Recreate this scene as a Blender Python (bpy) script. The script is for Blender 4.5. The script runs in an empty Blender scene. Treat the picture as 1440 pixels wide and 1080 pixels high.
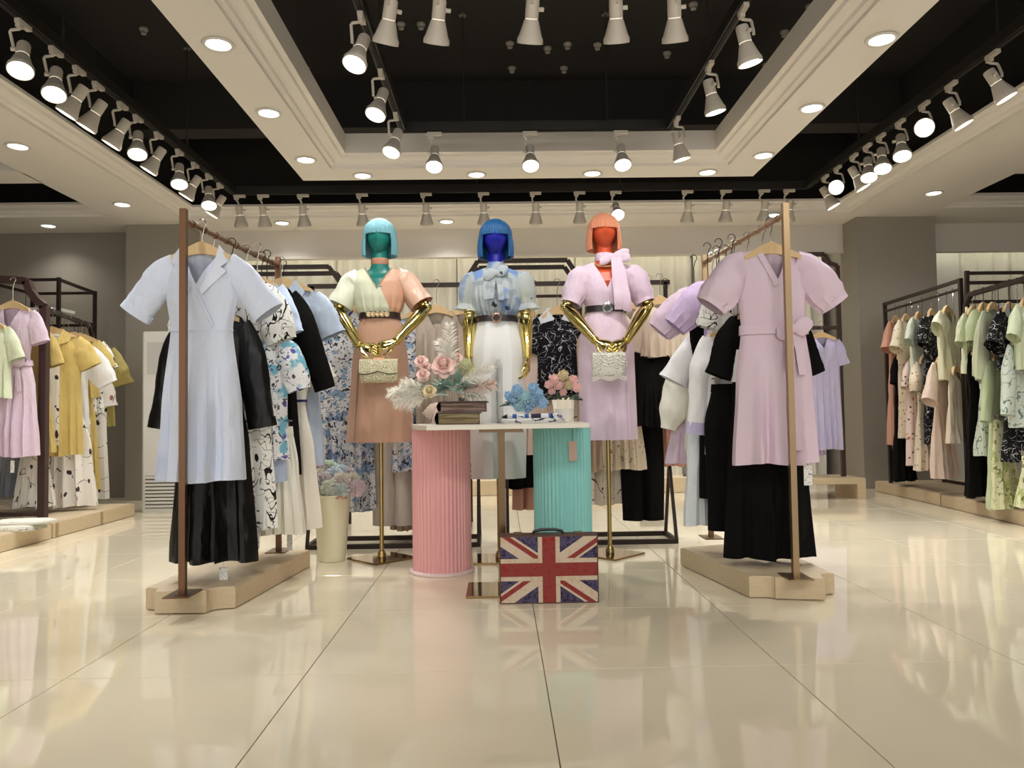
import bpy, math, random
from mathutils import Vector, Matrix, noise

PI = math.pi
C = bpy.context.scene.collection
sc = bpy.context.scene

# ------------------------------------------------------------------ camera
F = 1080.0
CAMZ = 0.86
ROLL, YAW, PITCH = 0.0145, math.atan(16.6 / F), math.atan(42.8 / F)
fwd = Vector((math.sin(YAW) * math.cos(PITCH), math.cos(YAW) * math.cos(PITCH), math.sin(PITCH)))
r0 = Vector((math.cos(YAW), -math.sin(YAW), 0))
u0 = r0.cross(fwd)
rgt = r0 * math.cos(ROLL) - u0 * math.sin(ROLL)
upv = r0 * math.sin(ROLL) + u0 * math.cos(ROLL)
CAM = Vector((0, 0, CAMZ))
cd = bpy.data.cameras.new('camera'); cam = bpy.data.objects.new('camera', cd); C.objects.link(cam)
cd.sensor_width = 36; cd.lens = 36 * F / 1440; cd.clip_end = 100
cam.matrix_world = Matrix(((rgt.x, upv.x, -fwd.x, 0), (rgt.y, upv.y, -fwd.y, 0), (rgt.z, upv.z, -fwd.z, CAMZ), (0, 0, 0, 1)))
sc.camera = cam

# ------------------------------------------------------------------ world, exposure
w = bpy.data.worlds.new('front_fill'); sc.world = w; w.use_nodes = True
w.node_tree.nodes['Background'].inputs[0].default_value = (1.0, 0.98, 0.95, 1)
w.node_tree.nodes['Background'].inputs[1].default_value = 1.15  # even fill light, added to come in through the open shop front
sc.view_settings.view_transform = 'Standard'; sc.view_settings.look = 'None'
sc.view_settings.exposure = 0.34; sc.view_settings.gamma = 1; sc.view_settings.use_curve_mapping = False
SPOT_W, DOWN_W = 34.0, 24.0
WARM = (1.0, 0.98, 0.94)

# ------------------------------------------------------------------ pixel helpers
def ray(px, py): return fwd * F + rgt * (px - 720) + upv * (540 - py)
def atY(px, py, Y):
    d = ray(px, py); return CAM + d * (Y / d.y)
def atZ(px, py, z):
    d = ray(px, py); return CAM + d * ((z - CAMZ) / d.z)

# ------------------------------------------------------------------ mesh builder
class MB:
    def __init__(s): s.v = []; s.f = []; s.m = []
    def add(s, vs, fs, m=0):
        o = len(s.v); s.v += [Vector(p) for p in vs]
        for f in fs: s.f.append([i + o for i in f]); s.m.append(m)
        return s
    def box(s, c, d, m=0, rz=0, M=None):
        x, y, z = d[0] / 2, d[1] / 2, d[2] / 2
        R = M if M is not None else Matrix.Rotation(rz, 3, 'Z')
        vs = [Vector(c) + R @ Vector((a * x, b * y, e * z)) for a in (-1, 1) for b in (-1, 1) for e in (-1, 1)]
        return s.add(vs, [(0, 1, 3, 2), (4, 6, 7, 5), (0, 4, 5, 1), (2, 3, 7, 6), (0, 2, 6, 4), (1, 5, 7, 3)], m)
    def bar(s, p, q, a, b=None, m=0):
        p, q = Vector(p), Vector(q); b = b or a; d = q - p; L = d.length; d.normalize()
        ref = Vector((0, 0, 1)) if abs(d.z) < .9 else Vector((1, 0, 0))
        x = d.cross(ref).normalized(); y = x.cross(d).normalized()
        R = Matrix((x, d, y)).transposed()
        return s.box((p + q) / 2, (a, L, b), m, M=R)
    def tube(s, path, r, n=8, cap=True, m=0, flat=1.0, ref=None):
        P = [Vector(p) for p in path]; k = len(P)
        R = r if isinstance(r, (list, tuple)) else [r] * k
        vs = []; x = None
        for i in range(k):
            d = (P[min(i + 1, k - 1)] - P[max(i - 1, 0)]).normalized()
            if x is None:
                rf = Vector(ref) if ref else (Vector((0, 0, 1)) if abs(d.z) < .9 else Vector((1, 0, 0)))
                x = d.cross(rf).normalized()
            else:
                x = (x - d * x.dot(d)).normalized()
            y = d.cross(x)
            for j in range(n):
                a = 2 * PI * j / n
                vs.append(P[i] + x * (math.cos(a) * R[i]) + y * (math.sin(a) * R[i] * flat))
        fs = [(i * n + j, i * n + (j + 1) % n, (i + 1) * n + (j + 1) % n, (i + 1) * n + j) for i in range(k - 1) for j in range(n)]
        if cap:
            fs.append(list(range(n))[::-1]); fs.append([(k - 1) * n + j for j in range(n)])
        return s.add(vs, fs, m)
    def lathe(s, prof, n=24, c=(0, 0, 0), cap=True, m=0, fn=None, M=None):
        c = Vector(c); vs = []
        for (r, z) in prof:
            for j in range(n):
                a = 2 * PI * j / n; rr = r * (fn(a) if fn else 1)
                p = Vector((math.cos(a) * rr, math.sin(a) * rr, z))
                vs.append(c + (M @ p if M is not None else p))
        k = len(prof)
        fs = [(i * n + j, i * n + (j + 1) % n, (i + 1) * n + (j + 1) % n, (i + 1) * n + j) for i in range(k - 1) for j in range(n)]
        if cap:
            fs.append(list(range(n))[::-1]); fs.append([(k - 1) * n + j for j in range(n)])
        return s.add(vs, fs, m)
    def grid(s, rows, closed=False, m=0):
        n = len(rows[0]); k = len(rows); vs = [p for r in rows for p in r]; e = n if closed else n - 1
        fs = [(i * n + j, i * n + (j + 1) % n, (i + 1) * n + (j + 1) % n, (i + 1) * n + j) for i in range(k - 1) for j in range(e)]
        return s.add(vs, fs, m)
    def prism(s, poly, z0, z1, m=0):
        n = len(poly)
        vs = [(x, y, z0) for x, y in poly] + [(x, y, z1) for x, y in poly]
        fs = [list(range(n))[::-1], list(range(n, 2 * n))] + [(i, (i + 1) % n, n + (i + 1) % n, n + i) for i in range(n)]
        return s.add(vs, fs, m)
    def patch(s, pts, off, m=0):
        n = len(pts); pts = [Vector(p) for p in pts]; off = Vector(off)
        vs = pts + [p + off for p in pts]
        fs = [list(range(n)), list(range(n, 2 * n))[::-1]] + [(i, n + i, n + (i + 1) % n, (i + 1) % n) for i in range(n)]
        return s.add(vs, fs, m)
    def sphere(s, c, r, n=12, k=8, m=0, sc=(1, 1, 1)):
        c = Vector(c); rows = []
        for i in range(k + 1):
            t = PI * i / k; t = min(max(t, .02), PI - .02)
            rows.append([c + Vector((math.sin(t) * math.cos(2 * PI * j / n) * r * sc[0], math.sin(t) * math.sin(2 * PI * j / n) * r * sc[1], math.cos(t) * r * sc[2])) for j in range(n)])
        return s.grid(rows, True, m)
    def mesh(s, name, mats, smooth=True, sharp=0.6):
        me = bpy.data.meshes.new(name); me.from_pydata([tuple(v) for v in s.v], [], s.f)
        for mt in (mats if isinstance(mats, (list, tuple)) else [mats]): me.materials.append(mt)
        me.polygons.foreach_set('material_index', s.m)
        if smooth:
            me.polygons.foreach_set('use_smooth', [True] * len(s.f))
            try: me.set_sharp_from_angle(angle=sharp)
            except Exception: pass
        me.update(); return me
    def build(s, name, mats, parent=None, smooth=True, world=False, sharp=0.6):
        if world and parent is not None:
            o = Vector((0, 0, 0)); p = parent
            while p: o += p.location; p = p.parent
            s.v = [v - o for v in s.v]
        ob = bpy.data.objects.new(name, s.mesh(name, mats, smooth, sharp)); C.objects.link(ob)
        if parent is not None: ob.parent = parent
        return ob

def tag(o, label, cat, group=None):
    o['label'] = label; o['category'] = cat
    if group: o['group'] = group
    return o
def thing(name, label, cat, loc=(0, 0, 0), rz=0, group=None):
    o = bpy.data.objects.new(name, None); o.empty_display_size = .05; C.objects.link(o)
    o.location = loc; o.rotation_euler = (0, 0, rz); return tag(o, label, cat, group)
def struct(o): o['kind'] = 'structure'; return o
def copy_tree(o, parent=None):
    c = o.copy(); C.objects.link(c); c.parent = parent
    for ch in list(o.children): copy_tree(ch, c)
    return c

# ------------------------------------------------------------------ materials
def lin(c):
    return tuple(((x / 255) / 12.92 if x / 255 <= .04045 else ((x / 255 + .055) / 1.055) ** 2.4) for x in c) + (1,)
def base_mat(name):
    m = bpy.data.materials.new(name); m.use_nodes = True
    nt = m.node_tree; return m, nt, nt.nodes['Principled BSDF']
def N(nt, t, **kw):
    n = nt.nodes.new(t)
    for k, v in kw.items():
        if k in n.inputs: n.inputs[k].default_value = v
        else: setattr(n, k, v)
    return n
def bump(nt, b, scale, strength, dist=.002, stretch=(1, 1, 1)):
    tc = N(nt, 'ShaderNodeTexCoord'); mp = N(nt, 'ShaderNodeMapping'); mp.inputs['Scale'].default_value = stretch
    nz = N(nt, 'ShaderNodeTexNoise', Scale=scale, Detail=3.0)
    bp = N(nt, 'ShaderNodeBump', Strength=strength, Distance=dist)
    L = nt.links; L.new(tc.outputs['Object'], mp.inputs[0]); L.new(mp.outputs[0], nz.inputs[0])
    L.new(nz.outputs[0], bp.inputs['Height']); L.new(bp.outputs[0], b.inputs['Normal'])
    return nz
_mc = {}
def flat(name, col, rough=.6, metal=0, bs=None, spec=.5, var=0, **kw):
    if name in _mc: return _mc[name]
    m, nt, b = base_mat(name)
    b.inputs['Base Color'].default_value = lin(col); b.inputs['Roughness'].default_value = rough
    b.inputs['Metallic'].default_value = metal; b.inputs['Specular IOR Level'].default_value = spec
    for k, v in kw.items(): b.inputs[k].default_value = v
    nz = bump(nt, b, *bs) if bs else None
    if var and nz:
        mx = N(nt, 'ShaderNodeMix', data_type='RGBA'); L = nt.links
        mx.inputs[6].default_value = lin([c * (1 - var) for c in col]); mx.inputs[7].default_value = lin([min(255, c * (1 + var)) for c in col])
        L.new(nz.outputs[0], mx.inputs[0]); L.new(mx.outputs[2], b.inputs['Base Color'])
    _mc[name] = m; return m
def pastel(c):
    if max(c) < 70: return tuple(x * .5 for x in c)
    g = sum(c) / 3; return tuple(min(246, (x * .80 + g * .20) * 1.05) for x in c)
def cloth(col, rough=.85, satin=False, name=None):
    key = name or 'cloth_%d_%d_%d%s' % (*col, 's' if satin else '')
    if key in _mc: return _mc[key]
    m = flat(key, pastel(col), .38 if satin else rough, 0, (8 if satin else 10, .7, .04, (1, 1, .45)), .5 if satin else .25)
    b = m.node_tree.nodes['Principled BSDF']; b.inputs['Sheen Weight'].default_value = .12 if max(col) > 70 else 0; b.inputs['Specular IOR Level'].default_value *= 1 if max(col) > 70 else .6; b.inputs['Sheen Roughness'].default_value = .5
    return m
def emit(name, col, s):
    m, nt, b = base_mat(name)
    b.inputs['Base Color'].default_value = (0, 0, 0, 1); b.inputs['Emission Color'].default_value = (*col, 1); b.inputs['Emission Strength'].default_value = s
    return m
def printed(name, base, layers, rough=.8, alpha=1):
    """cloth with printed motifs. layer: (kind, colour, scale, threshold, stretch, seed)"""
    if name in _mc: return _mc[name]
    m, nt, b = base_mat(name); L = nt.links
    b.inputs['Roughness'].default_value = rough; b.inputs['Specular IOR Level'].default_value = .25
    tc = N(nt, 'ShaderNodeTexCoord')
    cur = N(nt, 'ShaderNodeRGB'); cur.outputs[0].default_value = lin(pastel(base)); cur = cur.outputs[0]
    for (kind, col, scale, thr, st, seed) in layers:
        mp = N(nt, 'ShaderNodeMapping'); mp.inputs['Scale'].default_value = st; mp.inputs['Location'].default_value = (seed * 1.7, seed * .6, seed * 2.3)
        mp.inputs['Rotation'].default_value = (0, .5 * math.sin(seed), 0)
        L.new(tc.outputs['Object'], mp.inputs[0]); vec = mp.outputs[0]
        if kind in ('blob', 'dots'):
            if kind == 'blob':
                nz = N(nt, 'ShaderNodeTexNoise', Scale=scale * 1.2, Detail=1.0); L.new(vec, nz.inputs[0])
                vm = N(nt, 'ShaderNodeVectorMath', operation='MULTIPLY_ADD'); vm.inputs[1].default_value = (.06, .06, .06)
                L.new(nz.outputs[1], vm.inputs[0]); L.new(vec, vm.inputs[2]); vec = vm.outputs[0]
            vo = N(nt, 'ShaderNodeTexVoronoi', Scale=scale); L.new(vec, vo.inputs[0])
            f = N(nt, 'ShaderNodeMath', operation='LESS_THAN'); f.inputs[1].default_value = thr; L.new(vo.outputs['Distance'], f.inputs[0]); fac = f.outputs[0]
        elif kind == 'line':
            nz = N(nt, 'ShaderNodeTexNoise', Scale=scale, Detail=.5); L.new(vec, nz.inputs[0])
            a = N(nt, 'ShaderNodeMath', operation='SUBTRACT'); a.inputs[1].default_value = .5; L.new(nz.outputs[0], a.inputs[0])
            a2 = N(nt, 'ShaderNodeMath', operation='ABSOLUTE'); L.new(a.outputs[0], a2.inputs[0])
            f = N(nt, 'ShaderNodeMath', operation='LESS_THAN'); f.inputs[1].default_value = thr; L.new(a2.outputs[0], f.inputs[0])
            n2 = N(nt, 'ShaderNodeTexNoise', Scale=scale * .9, Detail=0.0); L.new(tc.outputs['Object'], n2.inputs[0])
            g = N(nt, 'ShaderNodeMath', operation='GREATER_THAN'); g.inputs[1].default_value = .47; L.new(n2.outputs[0], g.inputs[0])
            x = N(nt, 'ShaderNodeMath', operation='MULTIPLY'); L.new(f.outputs[0], x.inputs[0]); L.new(g.outputs[0], x.inputs[1]); fac = x.outputs[0]
        elif kind == 'cloud':
            nz = N(nt, 'ShaderNodeTexNoise', Scale=scale, Detail=2.0); L.new(vec, nz.inputs[0])
            f = N(nt, 'ShaderNodeMapRange'); f.inputs[1].default_value = thr; f.inputs[2].default_value = thr + .08; L.new(nz.outputs[0], f.inputs[0]); fac = f.outputs[0]
        elif kind == 'fine':
            nz = N(nt, 'ShaderNodeTexNoise', Scale=scale, Detail=3.0, Distortion=1.0); L.new(vec, nz.inputs[0])
            f = N(nt, 'ShaderNodeMath', operation='GREATER_THAN'); f.inputs[1].default_value = thr; L.new(nz.outputs[0], f.inputs[0]); fac = f.outputs[0]
        elif kind == 'stripe':
            wv = N(nt, 'ShaderNodeTexWave', Scale=scale, Distortion=.0); L.new(vec, wv.inputs[0])
            f = N(nt, 'ShaderNodeMath', operation='GREATER_THAN'); f.inputs[1].default_value = thr; L.new(wv.outputs[1], f.inputs[0]); fac = f.outputs[0]
        mx = N(nt, 'ShaderNodeMix', data_type='RGBA'); mx.inputs[7].default_value = lin(col)
        L.new(fac, mx.inputs[0]); L.new(cur, mx.inputs[6]); cur = mx.outputs[2]
    L.new(cur, b.inputs['Base Color'])
    if alpha < 1: b.inputs['Alpha'].default_value = alpha
    _mc[name] = m; return m
def wood(name, a, b_, sx=(1.2, 14, 14), rough=.5):
    if name in _mc: return _mc[name]
    m, nt, b = base_mat(name); L = nt.links
    tc = N(nt, 'ShaderNodeTexCoord'); mp = N(nt, 'ShaderNodeMapping'); mp.inputs['Scale'].default_value = sx
    nz = N(nt, 'ShaderNodeTexNoise', Scale=3.0, Detail=6.0, Distortion=1.2)
    mx = N(nt, 'ShaderNodeMix', data_type='RGBA'); mx.inputs[6].default_value = lin(a); mx.inputs[7].default_value = lin(b_)
    L.new(tc.outputs['Object'], mp.inputs[0]); L.new(mp.outputs[0], nz.inputs[0]); L.new(nz.outputs[0], mx.inputs[0]); L.new(mx.outputs[2], b.inputs['Base Color'])
    b.inputs['Roughness'].default_value = rough; _mc[name] = m; return m

# palette
CEIL = flat('ceiling_paint', (232, 227, 219), .8, 0, (60, .05, .001))
BLACK = flat('black_ceiling_paint', (27, 23, 20), .85, 0, (20, .1, .002))
VALANCE = flat('valance_paint', (214, 208, 198), .6)
TAUPE = flat('taupe_wall', (140, 132, 119), .8, 0, (40, .06, .001), var=.02)
TAUPE_L = flat('column_paint', (152, 145, 134), .8, 0, (40, .06, .001), var=.02)
WALLW = flat('white_wall', (225, 222, 215), .8)
TRACK = flat('track_metal', (46, 43, 40), .45, .3)
WIRE = flat('suspension_wire', (58, 54, 50), .5, .4)
LAMPW = flat('lamp_white', (205, 196, 182), .45)
LENS = emit('lamp_lens', (1, .97, .9), 9)
DLENS = emit('downlight_lens', (.95, .98, 1), 7)
BRONZE = flat('bronze_rod', (114, 84, 62), .28, .9)
BRASS_POLE = flat('brushed_champagne', (152, 128, 98), .3, .85)
DARKM = flat('dark_frame_metal', (50, 38, 33), .5, .4)
DARKW = flat('dark_wood_post', (58, 36, 32), .45)
HWOOD = wood('hanger_wood', (214, 180, 130), (228, 198, 150))
STEEL = flat('hook_steel', (205, 200, 190), .25, .9)
HBLACK = flat('black_hook', (40, 34, 30), .4, .6)
PLAT = wood('ash_wood', (196, 174, 140), (218, 199, 166))
PLATJ = wood('ash_wood_joint', (160, 134, 98), (176, 150, 112))
GOLD = flat('gold_chrome', (224, 206, 128), .13, 1.0)
GOLDP = flat('gold_pole', (178, 156, 104), .25, .95)
MIRB = flat('bronze_mirror', (150, 122, 84), .08, 1.0)
TAGM = printed('paper_tag', (236, 234, 228), [('fine', (110, 108, 104), 160, .6, (1, 1, 1), 1)], .5)
NAVY = cloth((44, 42, 110)); WHITE = cloth((240, 238, 234)); OFFW = cloth((232, 226, 210)); BLK = cloth((22, 19, 18)); BLKS = cloth((24, 20, 19), satin=True)

# ================================================================== THE ROOM
H = 2.97; SLAB = 3.95
X0, X1, YF, YB = -6.4, 6.6, -4.0, 9.25
FLOORM, fnt, fb = base_mat('polished_cream_tile')
fb.inputs['Roughness'].default_value = .04; fb.inputs['Specular IOR Level'].default_value = .75
_tc = N(fnt, 'ShaderNodeTexCoord'); _nz = N(fnt, 'ShaderNodeTexNoise', Scale=2.2, Detail=5.0); _oi = N(fnt, 'ShaderNodeObjectInfo')
_va = N(fnt, 'ShaderNodeVectorMath', operation='ADD'); _mx = N(fnt, 'ShaderNodeMix', data_type='RGBA')
_mx.inputs[6].default_value = lin((226, 213, 184)); _mx.inputs[7].default_value = lin((236, 225, 200))
fnt.links.new(_tc.outputs['Object'], _va.inputs[0]); fnt.links.new(_oi.outputs['Location'], _va.inputs[1]); fnt.links.new(_va.outputs[0], _nz.inputs[0])
fnt.links.new(_nz.outputs[0], _mx.inputs[0]); fnt.links.new(_mx.outputs[2], fb.inputs['Base Color'])
GROUT = flat('grout', (92, 78, 60), .9)
floor = struct(MB().box(((X0 + X1) / 2, (YF + YB) / 2, -.06), (X1 - X0, YB - YF, .112)).build('floor', GROUT, smooth=False))
t = .3985; c = .397
tm = MB()
tm.add([(-t, -t, -.004), (t, -t, -.004), (t, t, -.004), (-t, t, -.004), (-t, -t, -.0012), (t, -t, -.0012), (t, t, -.0012), (-t, t, -.0012), (-c, -c, 0), (c, -c, 0), (c, c, 0), (-c, c, 0)],
       [(8, 9, 10, 11)] + [(4 + i, 4 + (i + 1) % 4, 8 + (i + 1) % 4, 8 + i) for i in range(4)] + [(i, (i + 1) % 4, 4 + (i + 1) % 4, 4 + i) for i in range(4)])
tme = tm.mesh('tile', FLOORM, smooth=False)
for ix in range(-8, 8):
    for iy in range(-8, 8):
        o = bpy.data.objects.new('tile', tme); C.objects.link(o); o.parent = floor
        o.location = (.134 + .8 * ix + .4, 2.62 + .8 * iy + .4, 0)

# ---- ceiling: black slab, beam, white soffits with crown moulding
struct(MB().box(((X0 + X1) / 2, (YF + YB) / 2, SLAB + .06), (X1 - X0 + .2, YB - YF, .12)).build('ceiling', BLACK, smooth=False))
struct(MB().box(((X0 + X1) / 2, 7.12, (SLAB + 3.52) / 2), (X1 - X0, .25, SLAB - 3.52)).build('ceiling_beam', flat('beam_paint', (40, 36, 33), .8), smooth=False))
def soffit(name, xa, xb, ya, yb, top=H + .09):
    o = struct(MB().box(((xa + xb) / 2, (ya + yb) / 2, (H + top) / 2), (xb - xa, yb - ya, top - H)).build(name, CEIL, smooth=False))
    return o
def plenum(xa, xb, ya, yb, z=H + .09):
    struct(MB().box(((xa + xb) / 2, (ya + yb) / 2, (z + SLAB) / 2), (xb - xa, yb - ya, SLAB - z)).build('ceiling_plenum', BLACK, smooth=False))
CX0, CX1, CYB = -3.33, 3.77, 8.1          # central opening
LX1, RX0, SYB = -4.03, 4.67, 7.95         # neighbouring openings
for (a, b, c_, d) in ((X0, X1, CYB, YB), (LX1, CX0, -.8, CYB), (CX1, RX0, -.8, CYB), (X0, X1, YF, -.8), (X0, LX1, SYB, CYB), (RX0, X1, SYB, CYB)):
    soffit('ceiling_soffit', a, b, c_, d); plenum(a, b, c_, d)
PROF = [(0, 0), (.012, .0), (.012, .025), (.045, .03), (.055, .05), (.075, .058), (.12, .062), (.13, .082), (.165, .086), (.165, .11)]
def crown(name, xa, xb, ya, yb, prof, mat=CEIL):
    rows = []
    for (o, z) in prof:
        rows.append([Vector((xa + o, ya + o, H + z)), Vector((xb - o, ya + o, H + z)), Vector((xb - o, yb - o, H + z)), Vector((xa + o, yb - o, H + z))])
    return struct(MB().grid(rows, True).build(name, mat, smooth=False))
crown('trim_1', CX0, CX1, -.8, CYB, PROF)
crown('trim_2', X0 - .3, LX1, -.8, SYB, PROF)
crown('trim_3', RX0, X1 + .3, -.8, SYB, PROF)
# hanging ring in the central opening
RA, RB, RYF, RYB, RW = -1.73, 2.30, .3, 6.8, .30
for (a, b, c_, d) in ((RA, RA + RW, RYF, RYB), (RB - RW, RB, RYF, RYB), (RA + RW, RB - RW, RYB - RW, RYB), (RA + RW, RB - RW, RYF, RYF + RW)):
    soffit('ceiling_ring', a, b, c_, d, H + .24)
crown('trim_4', RA + RW, RB - RW, RYF + RW, RYB - RW, PROF[:-1] + [(.165, .25), (.0, .25)])
# neighbouring bays' rings: only their far beams show
soffit('ceiling_ring', X0, LX1, 6.5, 6.8, H + .2); soffit('ceiling_ring', RX0, X1, 6.5, 6.8, H + .2)

# ---- walls
def wall(name, xa, xb, ya, yb, za, zb, m): return struct(MB().box(((xa + xb) / 2, (ya + yb) / 2, (za + zb) / 2), (xb - xa, yb - ya, zb - za)).build(name, m, smooth=False))
wall('wall_left', X0 - .15, X0, YF, YB, 0, SLAB, TAUPE)
wall('wall_right', X1, X1 + .15, YF, YB, 0, SLAB, TAUPE_L)
wall('wall_back', X0, X1, YB, YB + .15, 0, SLAB, WALLW)
wall('wall_back_left', X0, -4.0, 8.63, YB, 0, H, TAUPE)
wall('wall_column_left', -4.02, -3.36, 8.29, YB, 0, H, TAUPE_L)
wall('wall_column_right', 3.93, 4.80, 8.29, YB, 0, H, TAUPE_L)
wall('wall_valance', -3.36, 3.93, 8.63, 8.70, 2.665, H, VALANCE)
wall('wall_valance_right', 4.80, X1, 8.63, 8.70, 2.665, H, VALANCE)
wall('trim_5', -3.36, 3.93, 8.615, 8.715, 2.645, 2.672, VALANCE)
wall('trim_6', 4.80, X1, 8.615, 8.715, 2.645, 2.672, VALANCE)
wall('wall_back_right', 4.80, 5.45, 8.95, YB, 0, H, WALLW)
# curtains hung in panels behind the valance
CURT = flat('sheer_curtain', (224, 219, 208), .9)
rnd = random.Random(4)
def curtain(xa, xb, label):
    n = int((xb - xa) / .012); rows = []
    ph = rnd.uniform(0, 6)
    for k, z in enumerate((2.93, 2.6, 2.0, 1.2, .5, .02)):
        row = []
        for i in range(n + 1):
            x = xa + (xb - xa) * i / n
            a = (.040 + .016 * noise.noise(Vector((x * 3, ph, 0))))
            row.append(Vector((x + .012 * math.sin(x * 9 + k * .2), 9.02 + a * math.sin(x * 36 + 3.5 * noise.noise(Vector((x * 2.2, ph, k * .12)))) + .012 * noise.noise(Vector((x * 5, z, ph))), z)))
        rows.append(row)
    o = MB().grid(rows).build('curtain', CURT); tag(o, label, 'curtain', 'pale curtains along the back wall')
    return o
xs = [-3.3, -1.9, -.5, .9, 2.3, 3.85]
for i in range(5): curtain(xs[i], xs[i + 1] - .01, '%s sheer pale curtain panel from the air conditioner side, below the long valance' % ['first', 'second', 'third', 'fourth', 'fifth'][i])
curtain(5.47, 6.55, 'sheer pale curtain hanging in the window bay right of the grey column')
# cove light strips above the curtains
COVE = emit('cove_led', (.98, 1, .82), 6)
for (a, b) in ((-3.3, 3.85), (4.85, 6.5)):
    o = tag(MB().box(((a + b) / 2, 8.76, 2.93), (b - a, .03, .02)).build('cove_light', COVE, smooth=False), 'slim warm strip light tucked behind the %s valance' % ('long' if a < 0 else 'short'), 'strip light')

# ---- suspended tracks
TZ = 3.03; TX0, TX1, TY1 = -2.56, 3.03, 7.40
IX0, IX1, IY0, IY1 = -.72, 1.33, 3.74, 5.80
def track(name, label, xa, xb, ya, yb, rods):
    o = thing(name, label, 'lighting track', (xa, yb, TZ))
    for (p, q) in (((xa, ya), (xa, yb)), ((xb, ya), (xb, yb)), ((xa, yb), (xb, yb)), ((xa, ya), (xb, ya))):
        MB().bar((*p, TZ + .035), (*q, TZ + .035), .05, .07).build('track_rail', TRACK, o, smooth=False, world=True)
        MB().bar((*p, TZ - .004), (*q, TZ - .004), .022, .008).build('rail_slot', BLACK, o, smooth=False, world=True)
    for (x, y) in rods:
        r = MB().tube([(x, y, TZ + .07), (x, y, SLAB)], .006, 6).build('suspension_rod', WIRE, o, world=True)
        MB().lathe([(.03, SLAB - .02), (.03, SLAB)], 10, (x, y, 0)).build('ceiling_plate', flat('grey_metal', (120, 114, 106), .4, .6), r, world=True)
        MB().tube([(x, y, TZ + .07), (x, y, TZ + .16)], .011, 6).build('turnbuckle', WIRE, r, world=True)
    return o
track('lighting_track', 'large dark rectangular lighting track hung around the white ceiling ring', TX0, TX1, -.2, TY1, [(TX0, 4.5), (TX0, 6.3), (TX1, 4.5), (TX1, 6.3), (-.2, TY1), (1.2, TY1)])
track('lighting_track', 'small dark rectangular lighting track hung inside the white ceiling ring', IX0, IX1, IY0, IY1, [(-.25, IY1), (.85, IY1), (IX0, 4.7), (IX1, 4.7)])
# sprinkler / cable fittings on the black slab
FIT = flat('fitting_grey', (150, 144, 134), .5)
for i, (px, py) in enumerate([(592, 33), (717, 60), (798, 61), (770, 67), (720, 95), (793, 95), (938, 74), (975, 5), (1139, 8), (1103, 44), (430, 95), (202, 40), (1078, 90), (564, 33), (840, 62)]):
    p = atZ(px, py, SLAB)
    if p.y > 6.9: p.y = 6.9
    o = MB().lathe([(.012, -.05), (.022, -.045), (.022, -.03), (.035, -.012), (.035, 0)], 10).build('ceiling_fitting', FIT); o.location = p
    tag(o, 'tiny grey fitting dotted on the black ceiling slab', 'ceiling fitting', 'fittings on the black ceiling')

# ---- track lamps
def lamp_meshes():
    ad = MB().box((0, 0, -.012), (.03, .11, .024)); ad.box((0, .03, -.034), (.026, .04, .02))
    arm = MB().tube([(0, .03, -.035), (0, .03, -.05), (.045, .03, -.055), (.052, .03, -.065), (.052, .0, -.13), (.052, 0, -.15)], .0085, 8)
    body = MB().lathe([(.0, .062), (.03, .06), (.034, .05), (.034, -.03), (.03, -.034), (.03, -.04)], 20, cap=False)
    body.tube([(.03, 0, .012), (.058, 0, .012)], .011, 10)
    shade = MB().lathe([(.034, -.036), (.037, -.042), (.058, -.11), (.066, -.125), (.066, -.146), (.061, -.147), (.058, -.128), (.035, -.05)], 24, cap=False)
    lens = MB().lathe([(.0, -.128), (.03, -.131), (.0585, -.128)], 24, cap=False)
    return [ad.mesh('adapter', LAMPW, sharp=.5), arm.mesh('arm', LAMPW), body.mesh('lamp_body', LAMPW), shade.mesh('shade', LAMPW), lens.mesh('lens', LENS)]
LM = lamp_meshes()
spot = bpy.data.lights.new('track_spot', 'SPOT'); spot.energy = SPOT_W; spot.color = WARM; spot.spot_size = math.radians(70); spot.spot_blend = .7; spot.shadow_soft_size = .05
soft = spot.copy(); soft.name = 'dimmed_spot'; soft.energy = SPOT_W * .6
ORD = ['first', 'second', 'third', 'fourth', 'fifth', 'sixth', 'seventh', 'eighth', 'ninth', 'tenth', 'eleventh', 'twelfth', 'thirteenth']
def track_lamp(x, y, aim, label, group, rz=0, data=None):
    o = thing('track_light', label, 'track light', (x, y, TZ - .008), rz, group)
    mk = lambda nm, me, p: (lambda q: (C.objects.link(q), setattr(q, 'parent', p), q)[2])(bpy.data.objects.new(nm, me))
    mk('adapter', LM[0], o); mk('arm', LM[1], o)
    b = mk('lamp_body', LM[2], o); b.location = (0, 0, -.162)
    wp = Vector((x, y, TZ - .17)); d = (Vector(aim) - wp).normalized()
    q = d.to_track_quat('-Z', 'Y').to_matrix().to_4x4()
    q = Matrix.Rotation(-rz, 4, 'Z') @ q
    b.rotation_euler = q.to_euler()
    mk('shade', LM[3], b); mk('lens', LM[4], b)
    l = bpy.data.objects.new('spot', data or spot); C.objects.link(l); l.parent = b; l.location = (0, 0, -.15)
    return o
def lineX(px, py, xc):   # track lamp on a rail running in depth: find depth where the rail crosses this pixel height
    d = ray(px, py); s = (TZ - CAMZ) / d.z; return (CAM + d * s).y
LL = [(22, 30, 1), (75, 68, 1), (107, 95, 0), (133, 117, 0), (168, 145, 0), (187, 163, 1), (217, 187, 0), (247, 211, 1), (272, 229, 0), (290, 245, 1), (306, 258, 0)]
for i, (px, py, on) in enumerate(LL):
    y = lineX(px, py, TX0)
    aim = (TX0 + .35, y - .85, 1.0) if on else (TX0 - 1.2, y - .2, .8)
    track_lamp(TX0, y, aim, '%s white spotlight from the curtains on the track rail above the bronze rack side' % ORD[len(LL) - 1 - i], 'spotlights on the large track', PI)
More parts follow.
